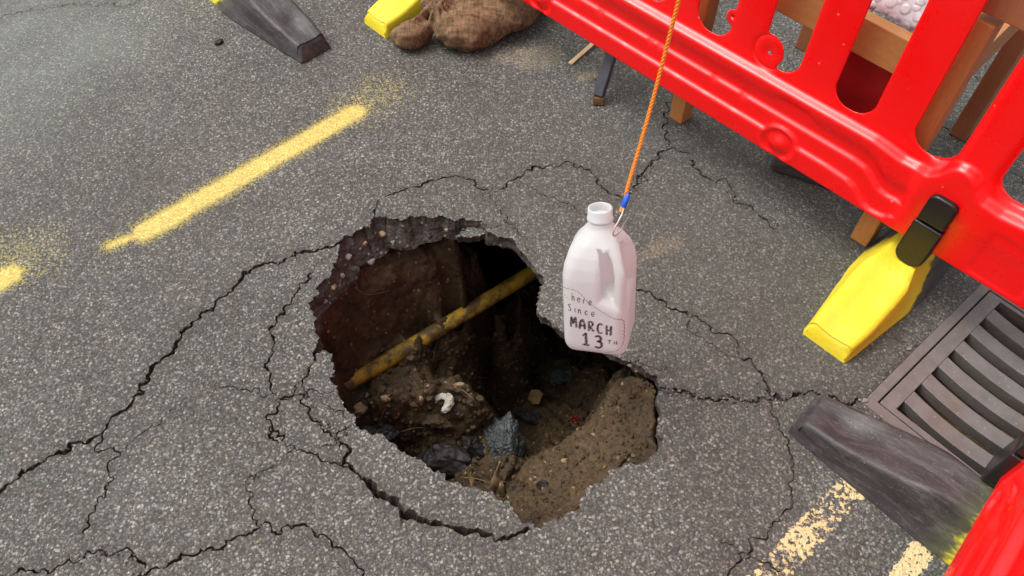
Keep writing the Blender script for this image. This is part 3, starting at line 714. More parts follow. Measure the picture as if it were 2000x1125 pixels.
tag(rock('stone', at(895, 752), .011, M['stone'], 83, (1.5, .6, .6), R(10), (0, 0), 4), 'pale ochre stone above the tissue, on top of the mound', 'stone', 'stones on the soil mound')
tag(rock('stone', at(718, 770), .010, M['stone_grey'], 84, (.7, 1.2, .7), R(-30), (0, 0), 4), 'small pale grey stone at the upper left of the mound', 'stone', 'stones on the soil mound')
tag(rock('stone', at(1058, 948), .014, M['tar'], 85, (1, .8, .8), 0, (0, 0), 4), 'dark round stone stuck in the sloping soil bank', 'stone')
tag(rock('stone', at(1102, 900), .0075, M['stone'], 86, (1, 1, .8), 0, (0, 0), 3), 'small tan pebble in the middle of the soil bank', 'stone')
# crumpled tissue
def tissue():
    K = smooth_path([(-.024, -.010, 0), (-.016, .004, .003), (-.002, .011, .006), (.012, .008, .005), (.015, -.006, .002), (.008, -.018, 0)], 4)
    rad = np.interp(np.linspace(0, 1, len(K)), [0, .25, .5, .75, 1], [.0045, .0065, .0080, .0095, .0070])
    def fn(X):
        d = np.full(X.shape[:-1], 1.0)
        for k, r in zip(K, rad): d = smin(d, np.linalg.norm((X-k)*np.array([1, 1, 1.2]), axis=-1)-r, .003)
        return d+.0055*(np.abs(fbm(X*np.array([1, 1, 2]), 85, 2, .5, s=9))-.35)
    V, F = surfnet(fn, (-.036, -.034, -.014), (.030, .024, .022), .0013)
    p = at(866, 786); o = mk('tissue', V, F, M['tissue']); o.location = (p[0], p[1], p[2]+.006); o.rotation_euler = (R(14), 0, R(-12)); o.scale = (1.12, 1.12, 1.1); return o
tag(tissue(), 'crumpled white tissue lying on the soil mound in the hole', 'tissue')
# red scrap, ribbed scrap
t = empty('red_scrap', tuple(at(1122, 822)+np.array([0, 0, .004])))
for i, (x, y) in enumerate(((0, 0), (.011, .003), (.004, .012), (-.008, .008), (.003, -.009))):
    V, F = rock_geo(.006, 90+i, 2, (1, .9, .9), .15, False); b = mk('piece', V, F, M['scarlet'], t); b.location = (x, y, .002)
tag(t, 'small shiny red scraps deep in the hole beside the soil bank', 'scrap')
def ribbed():
    V = []; F = []
    for i in range(17):
        for j in range(2): V.append(((i-8)*.0028, (j-.5)*(.05-.002*abs(i-9)), .0022*(i % 2)+.002))
    for i in range(16): F.append((2*i, 2*i+2, 2*i+3, 2*i+1))
    o = mk('cardboard_scrap', V, F, M['leaf'], smooth=False); so_ = o.modifiers.new('thick', 'SOLIDIFY'); so_.thickness = .0015
    p = at(1045, 778); o.location = (p[0], p[1], p[2]+.012); o.rotation_euler = (R(25), R(-10), R(-30)); return o
tag(ribbed(), 'brown ribbed cardboard scrap half buried in the dark soil', 'cardboard')
# roots and leaves
def root(pts, r, label, grp='roots and straws sticking out of the soil'):
    P = [at(x, y, l) for x, y, l in pts]; P = smooth_path(P, 6)
    tag(tube('root', P, np.linspace(r, r*.45, len(P)), M['twig'], n=6), label, 'root', grp)
root([(935,740,.01),(955,748,.03),(968,765,.03),(966,780,.005)], .0014, 'thin pale root curling behind the soil mound')
root([(725,865,.004),(760,858,.02),(810,843,.02),(850,838,.008)], .0012, 'long straw across the dark gap at the left lip')
root([(730,855,.004),(750,820,.03),(775,780,.04)], .0009, 'fine upright straw in front of the tan stones')
root([(905,765,.006),(925,785,.015),(938,805,.006)], .0012, 'short straw right of the tissue')
root([(845,710,.006),(850,695,.02),(852,682,.02)], .0010, 'short root sticking up near the pipe')
root([(900,935,.01),(935,945,.03),(970,955,.02)], .0014, 'brown root at the near lip by the upright stake')
root([(690,560,.0),(720,580,.01),(760,570,.004)], .0010, 'fine root hanging from the far-left soil wall')
root([(1010,700,.006),(1000,715,.02),(985,722,.01)], .0014, 'short pale root in the dark back of the hole')
def leafblade(pts, w, label, m='leaf'):
    P = smooth_path([at(x, y, l) for x, y, l in pts], 5); n = len(P); ww = w*np.sin(np.linspace(.35, 2.9, n)); V = []; F = []
    T = np.gradient(P, axis=0); T /= np.linalg.norm(T, axis=1)[:, None]; Sd = np.cross(T, np.array([.3, -.8, .6])); Sd /= np.linalg.norm(Sd, axis=1)[:, None]; U = np.cross(Sd, T)
    for i in range(n):
        for s in (-1, 0, 1): V.append(P[i]+Sd[i]*ww[i]*s-U[i]*ww[i]*.35*(s == 0))
    for i in range(n-1):
        for k in range(2): F.append((3*i+k, 3*i+k+1, 3*i+k+4, 3*i+k+3))
    o = mk('dead_leaf', V, F, M[m]); s_ = o.modifiers.new('thick', 'SOLIDIFY'); s_.thickness = .0012
    tag(o, label, 'leaf', 'dead leaves at the near lip')
leafblade([(962,965,.0),(968,945,.025),(978,920,.05)], .0085, 'pointed grey-brown dry leaf standing upright at the near lip', 'twig')
leafblade([(922,950,.0),(922,940,.012),(920,928,.02)], .006, 'small ochre leaf left of the upright pointed leaf')
leafblade([(985,968,.0),(980,955,.015),(982,945,.02)], .006, 'yellowish leaf touching the soil bank')
leafblade([(820,775,.004),(824,785,.01),(822,795,.004)], .005, 'tiny orange leaf left of the tissue')
# loose clods and grit, too many to count
def scatter(name, pts, rads, mats, label, cat, seed=0, sub=1):
    V = []; F = []; mi = []; b = 0
    pro = [rock_geo(1, 200+i, sub, (1, .85, .7), .3) for i in range(5)]; rr = np.random.default_rng(seed)
    for p, r in zip(pts, rads):
        v, f = pro[rr.integers(5)]; a = rr.uniform(0, 6.28); c, s = math.cos(a), math.sin(a)
        w = v@np.array([[c, s, 0], [-s, c, 0], [0, 0, 1]])*r+np.array(p); V.append(w); F.extend([[i+b for i in q] for q in f]); k = rr.integers(len(mats)); mi.extend([k]*len(f)); b += len(v)
    o = mk(name, np.concatenate(V), F, mats, smooth=True, sharp=45, mi=mi); return tag(o, label, cat, kind='stuff')
pts = []; rad = []
for _ in range(1900):
    x, y = rng.uniform(615, 1285), rng.uniform(480, 1015)
    if in_poly(np.array([G(x, y)[:2]]), hole)[0]:
        p = on_soil(x, y)
        if p[2] < -8: continue
        if p[2] > -.33 and rng.random() > .45: continue
        r = .0016+.0035*rng.random()**2+(.006 if p[2] < -.34 and rng.random() < .3 else 0); pts.append(p+np.array([0, 0, r*.25])); rad.append(r)
for _ in range(1500):
    x, y = rng.uniform(990, 1290), rng.uniform(700, 1025)
    if in_poly(np.array([G(x, y)[:2]]), hole)[0]:
        p = on_soil(x, y)
        if p[2] < -.30: continue
        r = .0018+.0052*rng.random()**2.5; pts.append(p+np.array([0, 0, r*.1])); rad.append(r)
for _ in range(300):
    x, y = rng.uniform(690, 1180), rng.uniform(640, 950)
    if in_poly(np.array([G(x, y)[:2]]), hole)[0]:
        p = on_soil(x, y)
        if p[2] > -.30 or p[2] < -8: continue
        r = rng.uniform(.005, .014); pts.append(p+np.array([0, 0, r*.15])); rad.append(r)
scatter('soil_clods', pts, rad, [M['soil']]*11+[M['tar'], M['soil2']], 'loose brown clods and grit lying all over the soil', 'soil', 3)
for i, (px, py, r) in enumerate(((745,459,.012),(680,502,.010),(838,461,.007),(712,476,.008),(768,474,.008),(692,528,.013),(652,560,.009),(634,588,.008),(800,448,.007),(872,449,.006),(726,512,.011),(780,492,.008),(905,447,.006),(668,540,.008),(1268,742,.008),(1075,640,.007),(1230,712,.007))):
    a_ = (px-1000)/FOC; b_ = -(py-562.5)/FOC
    h_ = edge_bvh.ray_cast(Vector((0, 0, CAM_H)), Vector((a_, math.cos(PITCH)+b_*math.sin(PITCH), -math.sin(PITCH)+b_*math.cos(PITCH))).normalized())
    if h_[0]: rock('stone', np.array(h_[0]), r, M['stone'] if i % 3 == 0 else M['stone_grey'] if i % 3 == 1 else M['edge'], 400+i, (1, .8, .8), i*1.3, (R(40), 0), 3, edge_o, 0)
pts = []; rad = []
def crumbs(path, n, spread, r0=.0012, r1=.0042):
    P = smooth_path([G(*q) for q in path], 8)
    for _ in range(n):
        p = P[rng.integers(len(P))]+np.array([rng.normal(0, spread), rng.normal(0, spread), 0]); r = rng.uniform(r0, r1)*rng.random()**.5
        if in_poly(p[None, :2], hole)[0] or in_poly(p[None, :2], np.array(GR))[0]: continue
        pts.append(p+np.array([0, 0, r*.2])); rad.append(max(r, .0009))
crumbs([(1290,760),(1420,780),(1500,782),(1600,772),(1690,783)], 260, .006); crumbs([(1490,770),(1515,790),(1505,780)], 70, .009)
crumbs([(540,776),(575,760),(600,730)], 110, .006); crumbs([(600,775),(625,820),(655,850)], 60, .006)
crumbs([(1690,775),(1740,720),(1800,665),(1880,590)], 170, .005); crumbs([(1680,790),(1730,840)], 60, .005)
crumbs([(270,1110),(205,1078),(150,1098)], 70, .006); crumbs([(1215,385),(1250,355),(1290,300),(1305,250)], 90, .006); crumbs([(1400,355),(1445,395),(1520,440)], 60, .005)
crumbs([(480,940),(530,915)], 30, .006); crumbs([(960,375),(1000,440)], 40, .005); crumbs([(640,870),(680,840)], 30, .005)
scatter('asphalt_crumbs', pts, rad, [M['stone_grey'], M['crack'], M['chunk'], M['edge']], 'loose asphalt crumbs along the wider cracks', 'gravel', 5)
for px, py, r, lab, m in ((1776,682,.0065,'pale pebble beside the drain frame near the yellow foot','stone_grey'),(1690,783,.006,'grey pebble at the outer corner of the drain frame','stone_grey'),(1083,302,.004,'flat pale pebble on the road above the top crack','stone_grey'),(504,1058,.003,'tiny orange pebble on the road below the branching cracks','stone')):
    tag(rock('pebble', G(px, py), r, M[m], int(px), (1, .8, .6), .4, sub=3), lab, 'pebble', 'loose pebbles on the road')
o = rock('dirt_lump', G(428, 84), .016, M['tar'], 303, (1.1, .7, .6), R(15), sub=4); tag(o, 'small black lump of dirt on the road beside the far black foot', 'dirt')
# sunk flake of road surface at the far edge
def flake():
    P = [G(x, y, -.020)[:2] for x, y in ((889,462),(900,452),(922,443),(944,437),(957,447),(953,458),(930,462),(905,464))]
    P = fract([(*p, 0) for p in P], .006, .2, 9, True)[:, :2]; n = len(P); V = [(p[0], p[1], -.018) for p in P]+[(*(P.mean(0)+(p-P.mean(0))*.9), -.040) for p in P]
    F = [tuple(range(n))[::-1], tuple(range(n, 2*n))]+[(i, (i+1) % n, n+(i+1) % n, n+i) for i in range(n)]
    return mk('asphalt_flake', V, F, [M['road'], M['edge']], smooth=False, mi=[0, 1]+[1]*n)
fl = flake(); tag(fl, 'flake of grey road surface sunk below the far edge of the hole', 'asphalt flake')

# ------------------------------------------------------------------ drain
def build_drain():
    root_ = empty('storm_drain', (gc[0], gc[1], 0)); tag(root_, 'square cast iron drain with curved slots set in the road', 'drain')
    M4 = lambda a, b, z: (a*ge1[0]+b*ge2[0], a*ge1[1]+b*ge2[1], z)
    def ring(name, o_, i_, zt, zb, mat, bev=.0015):
        V = [M4(a, b, z) for z in (zt, zb) for (a, b) in ((o_[0], o_[1]), (o_[2], o_[1]), (o_[2], o_[3]), (o_[0], o_[3]), (i_[0], i_[1]), (i_[2], i_[1]), (i_[2], i_[3]), (i_[0], i_[3]))]
        F = []
        for k in range(4):
            j = (k+1) % 4; F += [(k, j, 4+j, 4+k), (8+k, 12+k, 12+j, 8+j), (k, 8+k, 8+j, j), (4+k, 4+j, 12+j, 12+k)]
        o = mk(name, V, F, mat, root_, smooth=False); bm = bmesh.new(); bm.from_mesh(o.data); bmesh.ops.recalc_face_normals(bm, faces=bm.faces); bm.to_mesh(o.data); bm.free()
        return bevel(o, bev, 2)
    ring('frame', (-.010, .000, GL1, GL2), (.0165, .0215, GL1-.022, GL2-.022), -.001, -.09, M['iron'], .002)
    ring('grate_rim', (.0195, .0245, GL1-.025, GL2-.025), (.0335, .055, .0335+.0632*6+.0275, .345), -.003, -.035, M['iron'], .0015)
    curve = lambda b: -.012+.85*(b-.170)**2-.0005
    e0 = curve(.055)
    def bar(a0, a1, name='bar', straight=None):
        V = []; n = 22
        for k in range(n+1):
            b = .0552+(.3448-.0552)*k/n; c = curve(b)-e0
            l = a0+c if straight != 'lo' else a0; h = a1+c if straight != 'hi' else a1
            V += [M4(l, b, -.003), M4(h, b, -.003), M4(h-.002, b, -.034), M4(l+.002, b, -.034)]
        F = [(0, 1, 2, 3), (4*n+3, 4*n+2, 4*n+1, 4*n)]
        for k in range(n):
            for q in range(4): F.append((4*k+q, 4*(k+1)+q, 4*(k+1)+(q+1) % 4, 4*k+(q+1) % 4))
        o = mk(name, V, F, M['iron'], root_, smooth=False); bm = bmesh.new(); bm.from_mesh(o.data); bmesh.ops.recalc_face_normals(bm, faces=bm.faces); bm.to_mesh(o.data); bm.free()
        return bevel(o, .0014, 2)
    for i in range(6): bar(.0335+.0632*i+.0275, .0335+.0632*(i+1))
    # box of the gully below
    b0, b1, d = (-.008, .002), (GL1-.002, GL2-.002), -.16
    V = [M4(a, b, z) for z in (-.091, d) for a, b in ((b0[0], b0[1]), (b1[0], b0[1]), (b1[0], b1[1]), (b0[0], b1[1]))]
    mk('gully_pit', V, [(4, 5, 6, 7)]+[(k, 4+k, 4+(k+1) % 4, (k+1) % 4) for k in range(4)], M['gully'], root_, smooth=False)
    rr = np.random.default_rng(4); pp = []; 
build_drain()

# ------------------------------------------------------------------ barriers
def build_barrier():
    st = .005; U0, U1, V0, V1 = -.075, 2.105, 0.0, .92
    us = np.arange(U0-st, U1+2*st, st); vs = np.r_[np.arange(V0-st, .30, .0028), np.arange(.30, V1+2*st, st)]; Ug, Vg = np.meshgrid(us, vs, indexing='ij')
    def rrect(u, v, cu, cv, hu, hv, r):
        qx = np.abs(u-cu)-hu+r; qy = np.abs(v-cv)-hv+r
        return np.hypot(np.maximum(qx, 0), np.maximum(qy, 0))+np.minimum(np.maximum(qx, qy), 0)-r
    slots = [.140+.1845*i for i in range(11)]
    FC = (.243, 1.787)
    def sd(u, v):      # positive inside the plastic
        s = -rrect(u, v, (U0+U1)/2, (V0+V1)/2, (U1-U0)/2, (V1-V0)/2, .022)
        for k, c in enumerate(slots):
            w = .0475 if k < 10 else .035
            q = rrect(u, v, c, .505, w, .305, .043)
            if k == 3: q = np.maximum(q, -smin(np.hypot(u-c-.036, v-.232)-.040, np.hypot(u-c-.055, v-.19)-.04, .02)); q = np.minimum(q, np.hypot(u-c-.030, v-.228)-.0052)
            if k == 4: q = np.maximum(q, -(np.hypot(u-c+.047, v-.262)-.020)); q = np.minimum(q, np.hypot(u-c+.043, v-.262)-.0048)
            s = np.minimum(s, q)
        return s
    D = sd(Ug, Vg); e = 1e-4
    gx = (sd(Ug+e, Vg)-sd(Ug-e, Vg))/(2*e); gy = (sd(Ug, Vg+e)-sd(Ug, Vg-e))/(2*e)
    S = lambda x, w=.006: 1/(1+np.exp(-np.clip(x/w*3.2, -30, 30)))
    u = Ug.copy(); u = np.minimum(u, 2.03-u)            # mirrored about the middle
    u = np.where(Ug > 1.015, 2.03-Ug, Ug)
    v1 = np.interp(u, [.30, .325, .335, .35, .37, .385, .40, .42, .44, .5], [.040, .033, .024, .019, .018, .022, .032, .050, .058, .062])
    v2 = np.interp(u, [.30, .335, .355, .375, .39, .405, .42, .45], [.074, .070, .068, .072, .082, .094, .103, .108])
    on = S(u-.315, .018)
    v3 = np.interp(u, [-.1, .10, .15, .19, .205, .215, .228, .245, .262, .275, .285, .30, .33, .36, .40, .43, 2], [.190, .186, .182, .187, .203, .219, .229, .232, .229, .216, .196, .180, .170, .168, .174, .178, .178])
    boss = np.hypot((u-.620)/.047, (Vg-.045)/.043); bm_ = S((boss-1)*.045, .006)
    n = .001+.0105*S(Vg-v1, .0048)*on*bm_+.0100*S(Vg-v2, .0048)*on
    n -= .0105*S(Vg-(v2+.035), .022)*on                     # the band swells out again below the top ledge
    n -= .0035*(1-on)*S(Vg-.10, .03)
    n = n+.021*S(Vg-v3, .0062)
    n += (1-bm_)*(.007-.012*np.exp(-((boss-.05)/.42)**2)) - .006*np.exp(-((boss-.95)/.12)**2)
    rc = np.exp(-((u-.62)/.045)**4-((Vg-.146)/.011)**2); n += .006*rc
    for nu, nv in ((.83, .105), (1.0, .105), (.745, .105)): n += .005*np.exp(-(((u-nu)**2+(Vg-nv)**2)/.0075**2))
    for nu in (.755, .84, .93): n += .0022*np.exp(-((u-nu)/.012)**4-((Vg-.064)/.0035)**2)
    pn = rrect(u, Vg, .083, .083, .056, .062, .003); n += .0025*S(-pn, .002)
    # bosses round the eyelets, top rail
    for k, (du, dv) in ((3, (.030, .228)),):
        r = np.hypot(Ug-slots[k]-du, Vg-dv); n += .008*S(.040-r, .007)*(1-S(.015-r, .005)*.35)
    n -= .017*S(Vg-.83, .0065)
    MID = .034; Rr = .027
    T = np.clip(D/Rr, 0, 1); prof = np.sqrt(np.clip(1-(1-T)**2.2, 0, 1))
    outer = -rrect(Ug, Vg, (U0+U1)/2, (V0+V1)/2, (U1-U0)/2, (V1-V0)/2, .022); To = np.clip(outer/.012, 0, 1); po = np.sqrt(np.clip(1-(1-To)**2, 0, 1))
    inner = D < outer-1e-6; pf = np.where(inner, prof, po)
    front = MID+(n-MID)*pf; back = MID+(.064-n*.8-MID)*pf
    ins = D > 0
    cell = ins[:-1, :-1] | ins[1:, :-1] | ins[:-1, 1:] | ins[1:, 1:]
    Uu = np.where(ins, Ug, Ug-D*gx); Vv = np.where(ins, Vg, Vg-D*gy)
    front = np.where(ins, front, MID); back = np.where(ins, back, MID)
    idf = -np.ones(D.shape, int); used = np.zeros(D.shape, bool)
    for a in (0, 1):
        for b in (0, 1): used[a:D.shape[0]-1+a, b:D.shape[1]-1+b] |= cell
    m = used.sum(); idf[used] = np.arange(m); idb = idf.copy(); ii = used & ins; idb[ii] = m+np.arange(ii.sum())
    P = np.concatenate([np.stack([Uu[used], -front[used], Vv[used]], 1), np.stack([Uu[ii], -back[ii], Vv[ii]], 1)])
    c = np.argwhere(cell); i, j = c[:, 0], c[:, 1]
    f1 = np.stack([idf[i, j], idf[i+1, j], idf[i+1, j+1], idf[i, j+1]], 1); f2 = np.stack([idb[i, j], idb[i, j+1], idb[i+1, j+1], idb[i+1, j]], 1)
    root_ = empty('plastic_barrier')
    o = mk('panel', P, np.concatenate([f1, f2]), M['red'], root_)
    bm = bmesh.new(); bm.from_mesh(o.data); bmesh.ops.dissolve_degenerate(bm, dist=1e-5, edges=bm.edges); bmesh.ops.recalc_face_normals(bm, faces=bm.faces); bm.to_mesh(o.data); bm.free()
    o.data.polygons.foreach_set('use_smooth', [True]*len(o.data.polygons)); o.data.update()
    # black latches that hold the feet
    def prism(name, outline, y0, y1, bev, parent, bulge=0):
        k = len(outline); V = [(a, -y0, b) for a, b in outline]+[(a, -y1, b) for a, b in outline]
        F = [tuple(range(k)), tuple(range(k, 2*k))[::-1]]+[(i_, k+i_, k+(i_+1) % k, (i_+1) % k) for i_ in range(k)]
        q = mk(name, V, F, M['black'], parent, smooth=True); bm = bmesh.new(); bm.from_mesh(q.data); bmesh.ops.recalc_face_normals(bm, faces=bm.faces); bm.to_mesh(q.data); bm.free()
        bevel(q, bev, 4); q.modifiers['bevel'].harden_normals = True; return q
    for c in FC:
        def ob(hw, v0, v1, rt, rb):
            pts = []
            for (sx, vv, r, a0) in ((1, v1, rt, 0), (-1, v1, rt, 90), (-1, v0, rb, 180), (1, v0, rb, 270)):
                cx = c+sx*(hw-r); cy = vv-r if vv == v1 else vv+r
                for t_ in range(0, 91, 15): pts.append((cx+r*math.cos(R(a0+t_)), cy+r*math.sin(R(a0+t_))))
            return pts
        lat = prism('latch', ob(.030, .086, .158, .017, .005), -.016, .012, .008, root_)
        lo_ = prism('latch_foot', ob(.032, -.042, .080, .004, .028), -.017, .030, .008, root_)
        prism('latch_neck', ob(.020, .079, .087, .002, .002), -.003, .012, .001, root_)
    return root_
BK = .9615; BA = np.array([1.005, .843, .15]); BD = np.array([-.6874, .7262])
bar1 = build_barrier(); bar1.location = BA; bar1.scale = (BK, BK, BK); bar1.rotation_euler = (0, 0, math.atan2(BD[1], BD[0]))
tag(bar1, 'long red plastic barrier standing behind the hole in front of the wooden chair', 'barrier', 'red plastic barriers round the hole')
bar2 = copy_tree(bar1); B2 = np.array([.68, .733]); bar2.location = (.824+.045*.68-.011*.733-1.787*BK*B2[0], .487+.045*.733+.011*.68-1.787*BK*B2[1], .15); bar2.rotation_euler = (0, 0, math.atan2(B2[1], B2[0]))
tag(bar2, 'red plastic barrier cut off by the bottom right corner, above the scuffed black foot', 'barrier')

def build_foot():
    xs = [-.345, -.340, -.325, -.27, -.20, -.13, -.115, -.10, -.06, 0, .06, .10, .115, .14, .21, .27, .325, .340, .345]
    hh = [.026, .034, .042, .052, .068, .092, .100, .108, .112, .112, .112, .110, .106, .098, .076, .060, .048, .042, .034]
    wb = [.050, .053, .055, .060, .066, .073, .074, .076, .080, .082, .080, .077, .075, .073, .067, .061, .055, .053, .050]
    wt = [.044, .047, .049, .053, .054, .054, .053, .048, .040, .038, .040, .046, .050, .053, .052, .049, .044, .041, .038]
    n = 64; X = np.concatenate([np.linspace(-.345, -.32, 7)[:-1], np.linspace(-.32, .32, n), np.linspace(.32, .345, 7)[1:]])
    V = []; L = 0
    for x in X:
        h, b, t_ = np.interp(x, xs, hh), np.interp(x, xs, wb), np.interp(x, xs, wt); r = min(.008, h*.25)
        side = [(b, 0), (b, .006), (b-.003, .010), (b+(t_-b)*.5, (h-r)*.5+.004), (t_+r*.15, h-r), (t_-r*.3, h-r*.25), (t_-r*1.3, h), (t_*.5, h-.0035), (0, h-.0045)]
        ring = [(y, z) for y, z in side]+[(-y, z) for y, z in side[:-1][::-1]]; L = len(ring)
        for y, z in ring:
            xx = x-.010*(abs(x) > .33)*np.sign(x)*(z > h*.6)
            # oval hand recess in the black end
            if z > h*.7: z -= .014*math.exp(-(((x-.255)/.038)**4+(y/.026)**4))
            V.append((xx, y, z))
    F = []
    m = len(X)
    for i in range(m-1):
        for k in range(L-1): F.append((i*L+k, i*L+k+1, (i+1)*L+k+1, (i+1)*L+k))
        F.append((i*L+L-1, i*L, (i+1)*L, (i+1)*L+L-1))
    F.append(tuple(range(L))[::-1]); F.append(tuple((m-1)*L+k for k in range(L)))
    V = np.array(V); V[:, 0] = np.where(V[:, 0] < 0, V[:, 0]*.79, V[:, 0]*1.04); V += .0014*fbm(V, 22, 3, s=3)[:, None]*np.array([0, 1, 1])*(V[:, 2:3] > .004)
    o = mk('barrier_foot', V, F, M['foot'], smooth=True, sharp=48); bm = bmesh.new(); bm.from_mesh(o.data); bmesh.ops.recalc_face_normals(bm, faces=bm.faces); bm.to_mesh(o.data); bm.free()
    return o
f0 = build_foot(); GF = 'two-tone rubber feet of the barriers'
def put_foot(o, tip, d, lab, sign):
    d = np.array(d)/np.linalg.norm(d); c = np.array(tip)+(.273 if sign > 0 else .36)*d; o.location = (c[0], c[1], .001); x = d*sign; o.rotation_euler = (0, 0, math.atan2(x[1], x[0])); tag(o, lab, 'barrier foot', GF)
put_foot(f0, (.662, .857), (.726, .687), 'yellow end of a barrier foot pointing at the hole beside the drain', 1)
c = f0.copy(); COL.objects.link(c); put_foot(c, (.580, .702), (.733, -.68), 'scuffed black barrier foot overlapping the drain at bottom right', -1)
c = f0.copy(); COL.objects.link(c); put_foot(c, (-.563, 1.845), (-.70, .714), 'black barrier foot with oval recess at the top left, beside the dirt lump', -1)
c = f0.copy(); COL.objects.link(c); put_foot(c, (-.408, 1.962), (.726, .687), 'yellow barrier foot beside the hessian sandbag at the top edge', 1)
o = box('rubber_block', (.17, .085, .052), M['foot'], loc=(.745, 1.385, .0265), bev=.010, rot=(0, 0, R(-27)))
o.data.transform(Matrix.Translation((.30, 0, 0))); o.location = Vector((.745, 1.385, .0265))-Matrix.Rotation(R(-27), 3, 'Z')@Vector((.30, 0, 0))
tag(o, 'black rubber block on the road half hidden under the long red barrier', 'rubber block')

# ------------------------------------------------------------------ wooden chair frame behind the barrier
def build_chair():
    A = np.array([.827, 1.132, 0]); Ux = np.array([-.667, .745]); r_ = empty('wooden_chair', tuple(A), (0, 0, math.atan2(Ux[1], Ux[0])))
    tag(r_, 'varnished wooden chair frame standing behind the long red barrier', 'chair')
    # local x along the front from the right leg, local -y away from the camera
    lg = .044
    def leg(x, y, h, m='wood'): box('leg', (lg, lg, h), M[m], r_, (x+lg/2, -y-lg/2, h/2), .004)
    leg(0, 0, .600); leg(.566, 0, .60); leg(.030, .500, .60, 'wood_dark'); leg(.520, .500, .60, 'wood_dark')
    def rail(p, q, zc, hgt, th=.022, m='wood', name='rail'):
        p = np.array(p, float); q = np.array(q, float); L = np.linalg.norm(q-p); a = math.atan2(q[1]-p[1], q[0]-p[0])
        o = box(name, (hgt, th, L), M[m], r_, ((p[0]+q[0])/2, (p[1]+q[1])/2, zc), .002); o.rotation_euler = Matrix(((0, -math.sin(a), math.cos(a)), (0, math.cos(a), math.sin(a)), (-1, 0, 0))).to_euler()
    rail((.045, -.016), (.565, -.016), .466, .077, .028)
    rail((.075, -.522), (.519, -.522), .466, .077)
    rail((.022, -.045), (.048, -.499), .466, .077); rail((.588, -.045), (.548, -.499), .466, .077)
    rail((.10, -.045), (.115, -.499), .449, .030, .030)
    box('red_panel', (.175, .012, .25), M['redboard'], r_, (.187, -.040, .302), .002)
    # side board that carries the arm, reddish
    box('arm_board', (.42, .045, .10), M['wood_dark'], r_, (-.165, -.0195, .664), .003)
build_chair()
def wrap():
    n = 46; V = []; F = []
    A = np.array([.827, 1.132]); Ux = np.array([-.667, .745]); Nx = np.array([.745, .667])
    for i in range(n):
        for j in range(n):
            s, t_ = i/(n-1), j/(n-1); x = .115+.40*s; y = .045+.40*t_; p = A+Ux*x+Nx*y
            ed = min(s, 1-s, t_, 1-t_); z = .497+.075*(1-math.exp(-ed*9)); V.append((p[0], p[1], z))
    V = np.array(V); V[:, 2] += .012*fbm(V, 7, 4, s=2)+.006*np.abs(fbm(V*np.array([1, 2.5, 1]), 12, 3, s=7))
    for i in range(n-1):
        for j in range(n-1): F.append((i*n+j, (i+1)*n+j, (i+1)*n+j+1, i*n+j+1))
    o = mk('bubble_wrap', V, F, M['wrap']); m = o.modifiers.new('thick', 'SOLIDIFY'); m.thickness = .006; m.offset = -1
    tag(o, 'crumpled clear bubble wrap bundle lying on the wooden chair frame', 'bubble wrap'); return o
wrap()
# slanting steel leg of a sign stand
t = empty('steel_stand', (.223, 1.634, 0)); tag(t, 'dark blue-grey steel stand leg with rusty foot under the red barrier', 'stand')
def bar3(name, p, q, w, mat, parent):
    p = Vector(p); q = Vector(q); d = q-p; o = box(name, (w, w, d.length), mat, parent, (p+q)/2, .003); o.rotation_euler = d.to_track_quat('Z', 'Y').to_euler(); return o
bar3('leg', (.012, .012, .022), (.20, .36, .62), .028, M['steel'], t); bar3('rusty_foot', (.0117, .006, .0), (.0121, .0125, .0215), .030, M['rust'], t)
bar3('leg', (.02, .56, .003), (.20, .40, .62), .028, M['steel'], t); bar3('cross_bar', (.19, .36, .60), (-.30, .86, .60), .024, M['steel'], t)
o = box('wood_strip', (.30, .013, .005), M['lath'], loc=(*G(1122, 118)[:2], .006), bev=.0008)
p0, p1 = G(1113, 127), G(1150, 97); d = (p1-p0)/np.linalg.norm(p1-p0); o.rotation_euler = (0, R(-3), math.atan2(d[1], d[0])); o.location = p0+d*.15+np.array([0, 0, .012])
tag(o, 'thin strip of raw pine lying under the red barrier beside the steel leg', 'wood strip')

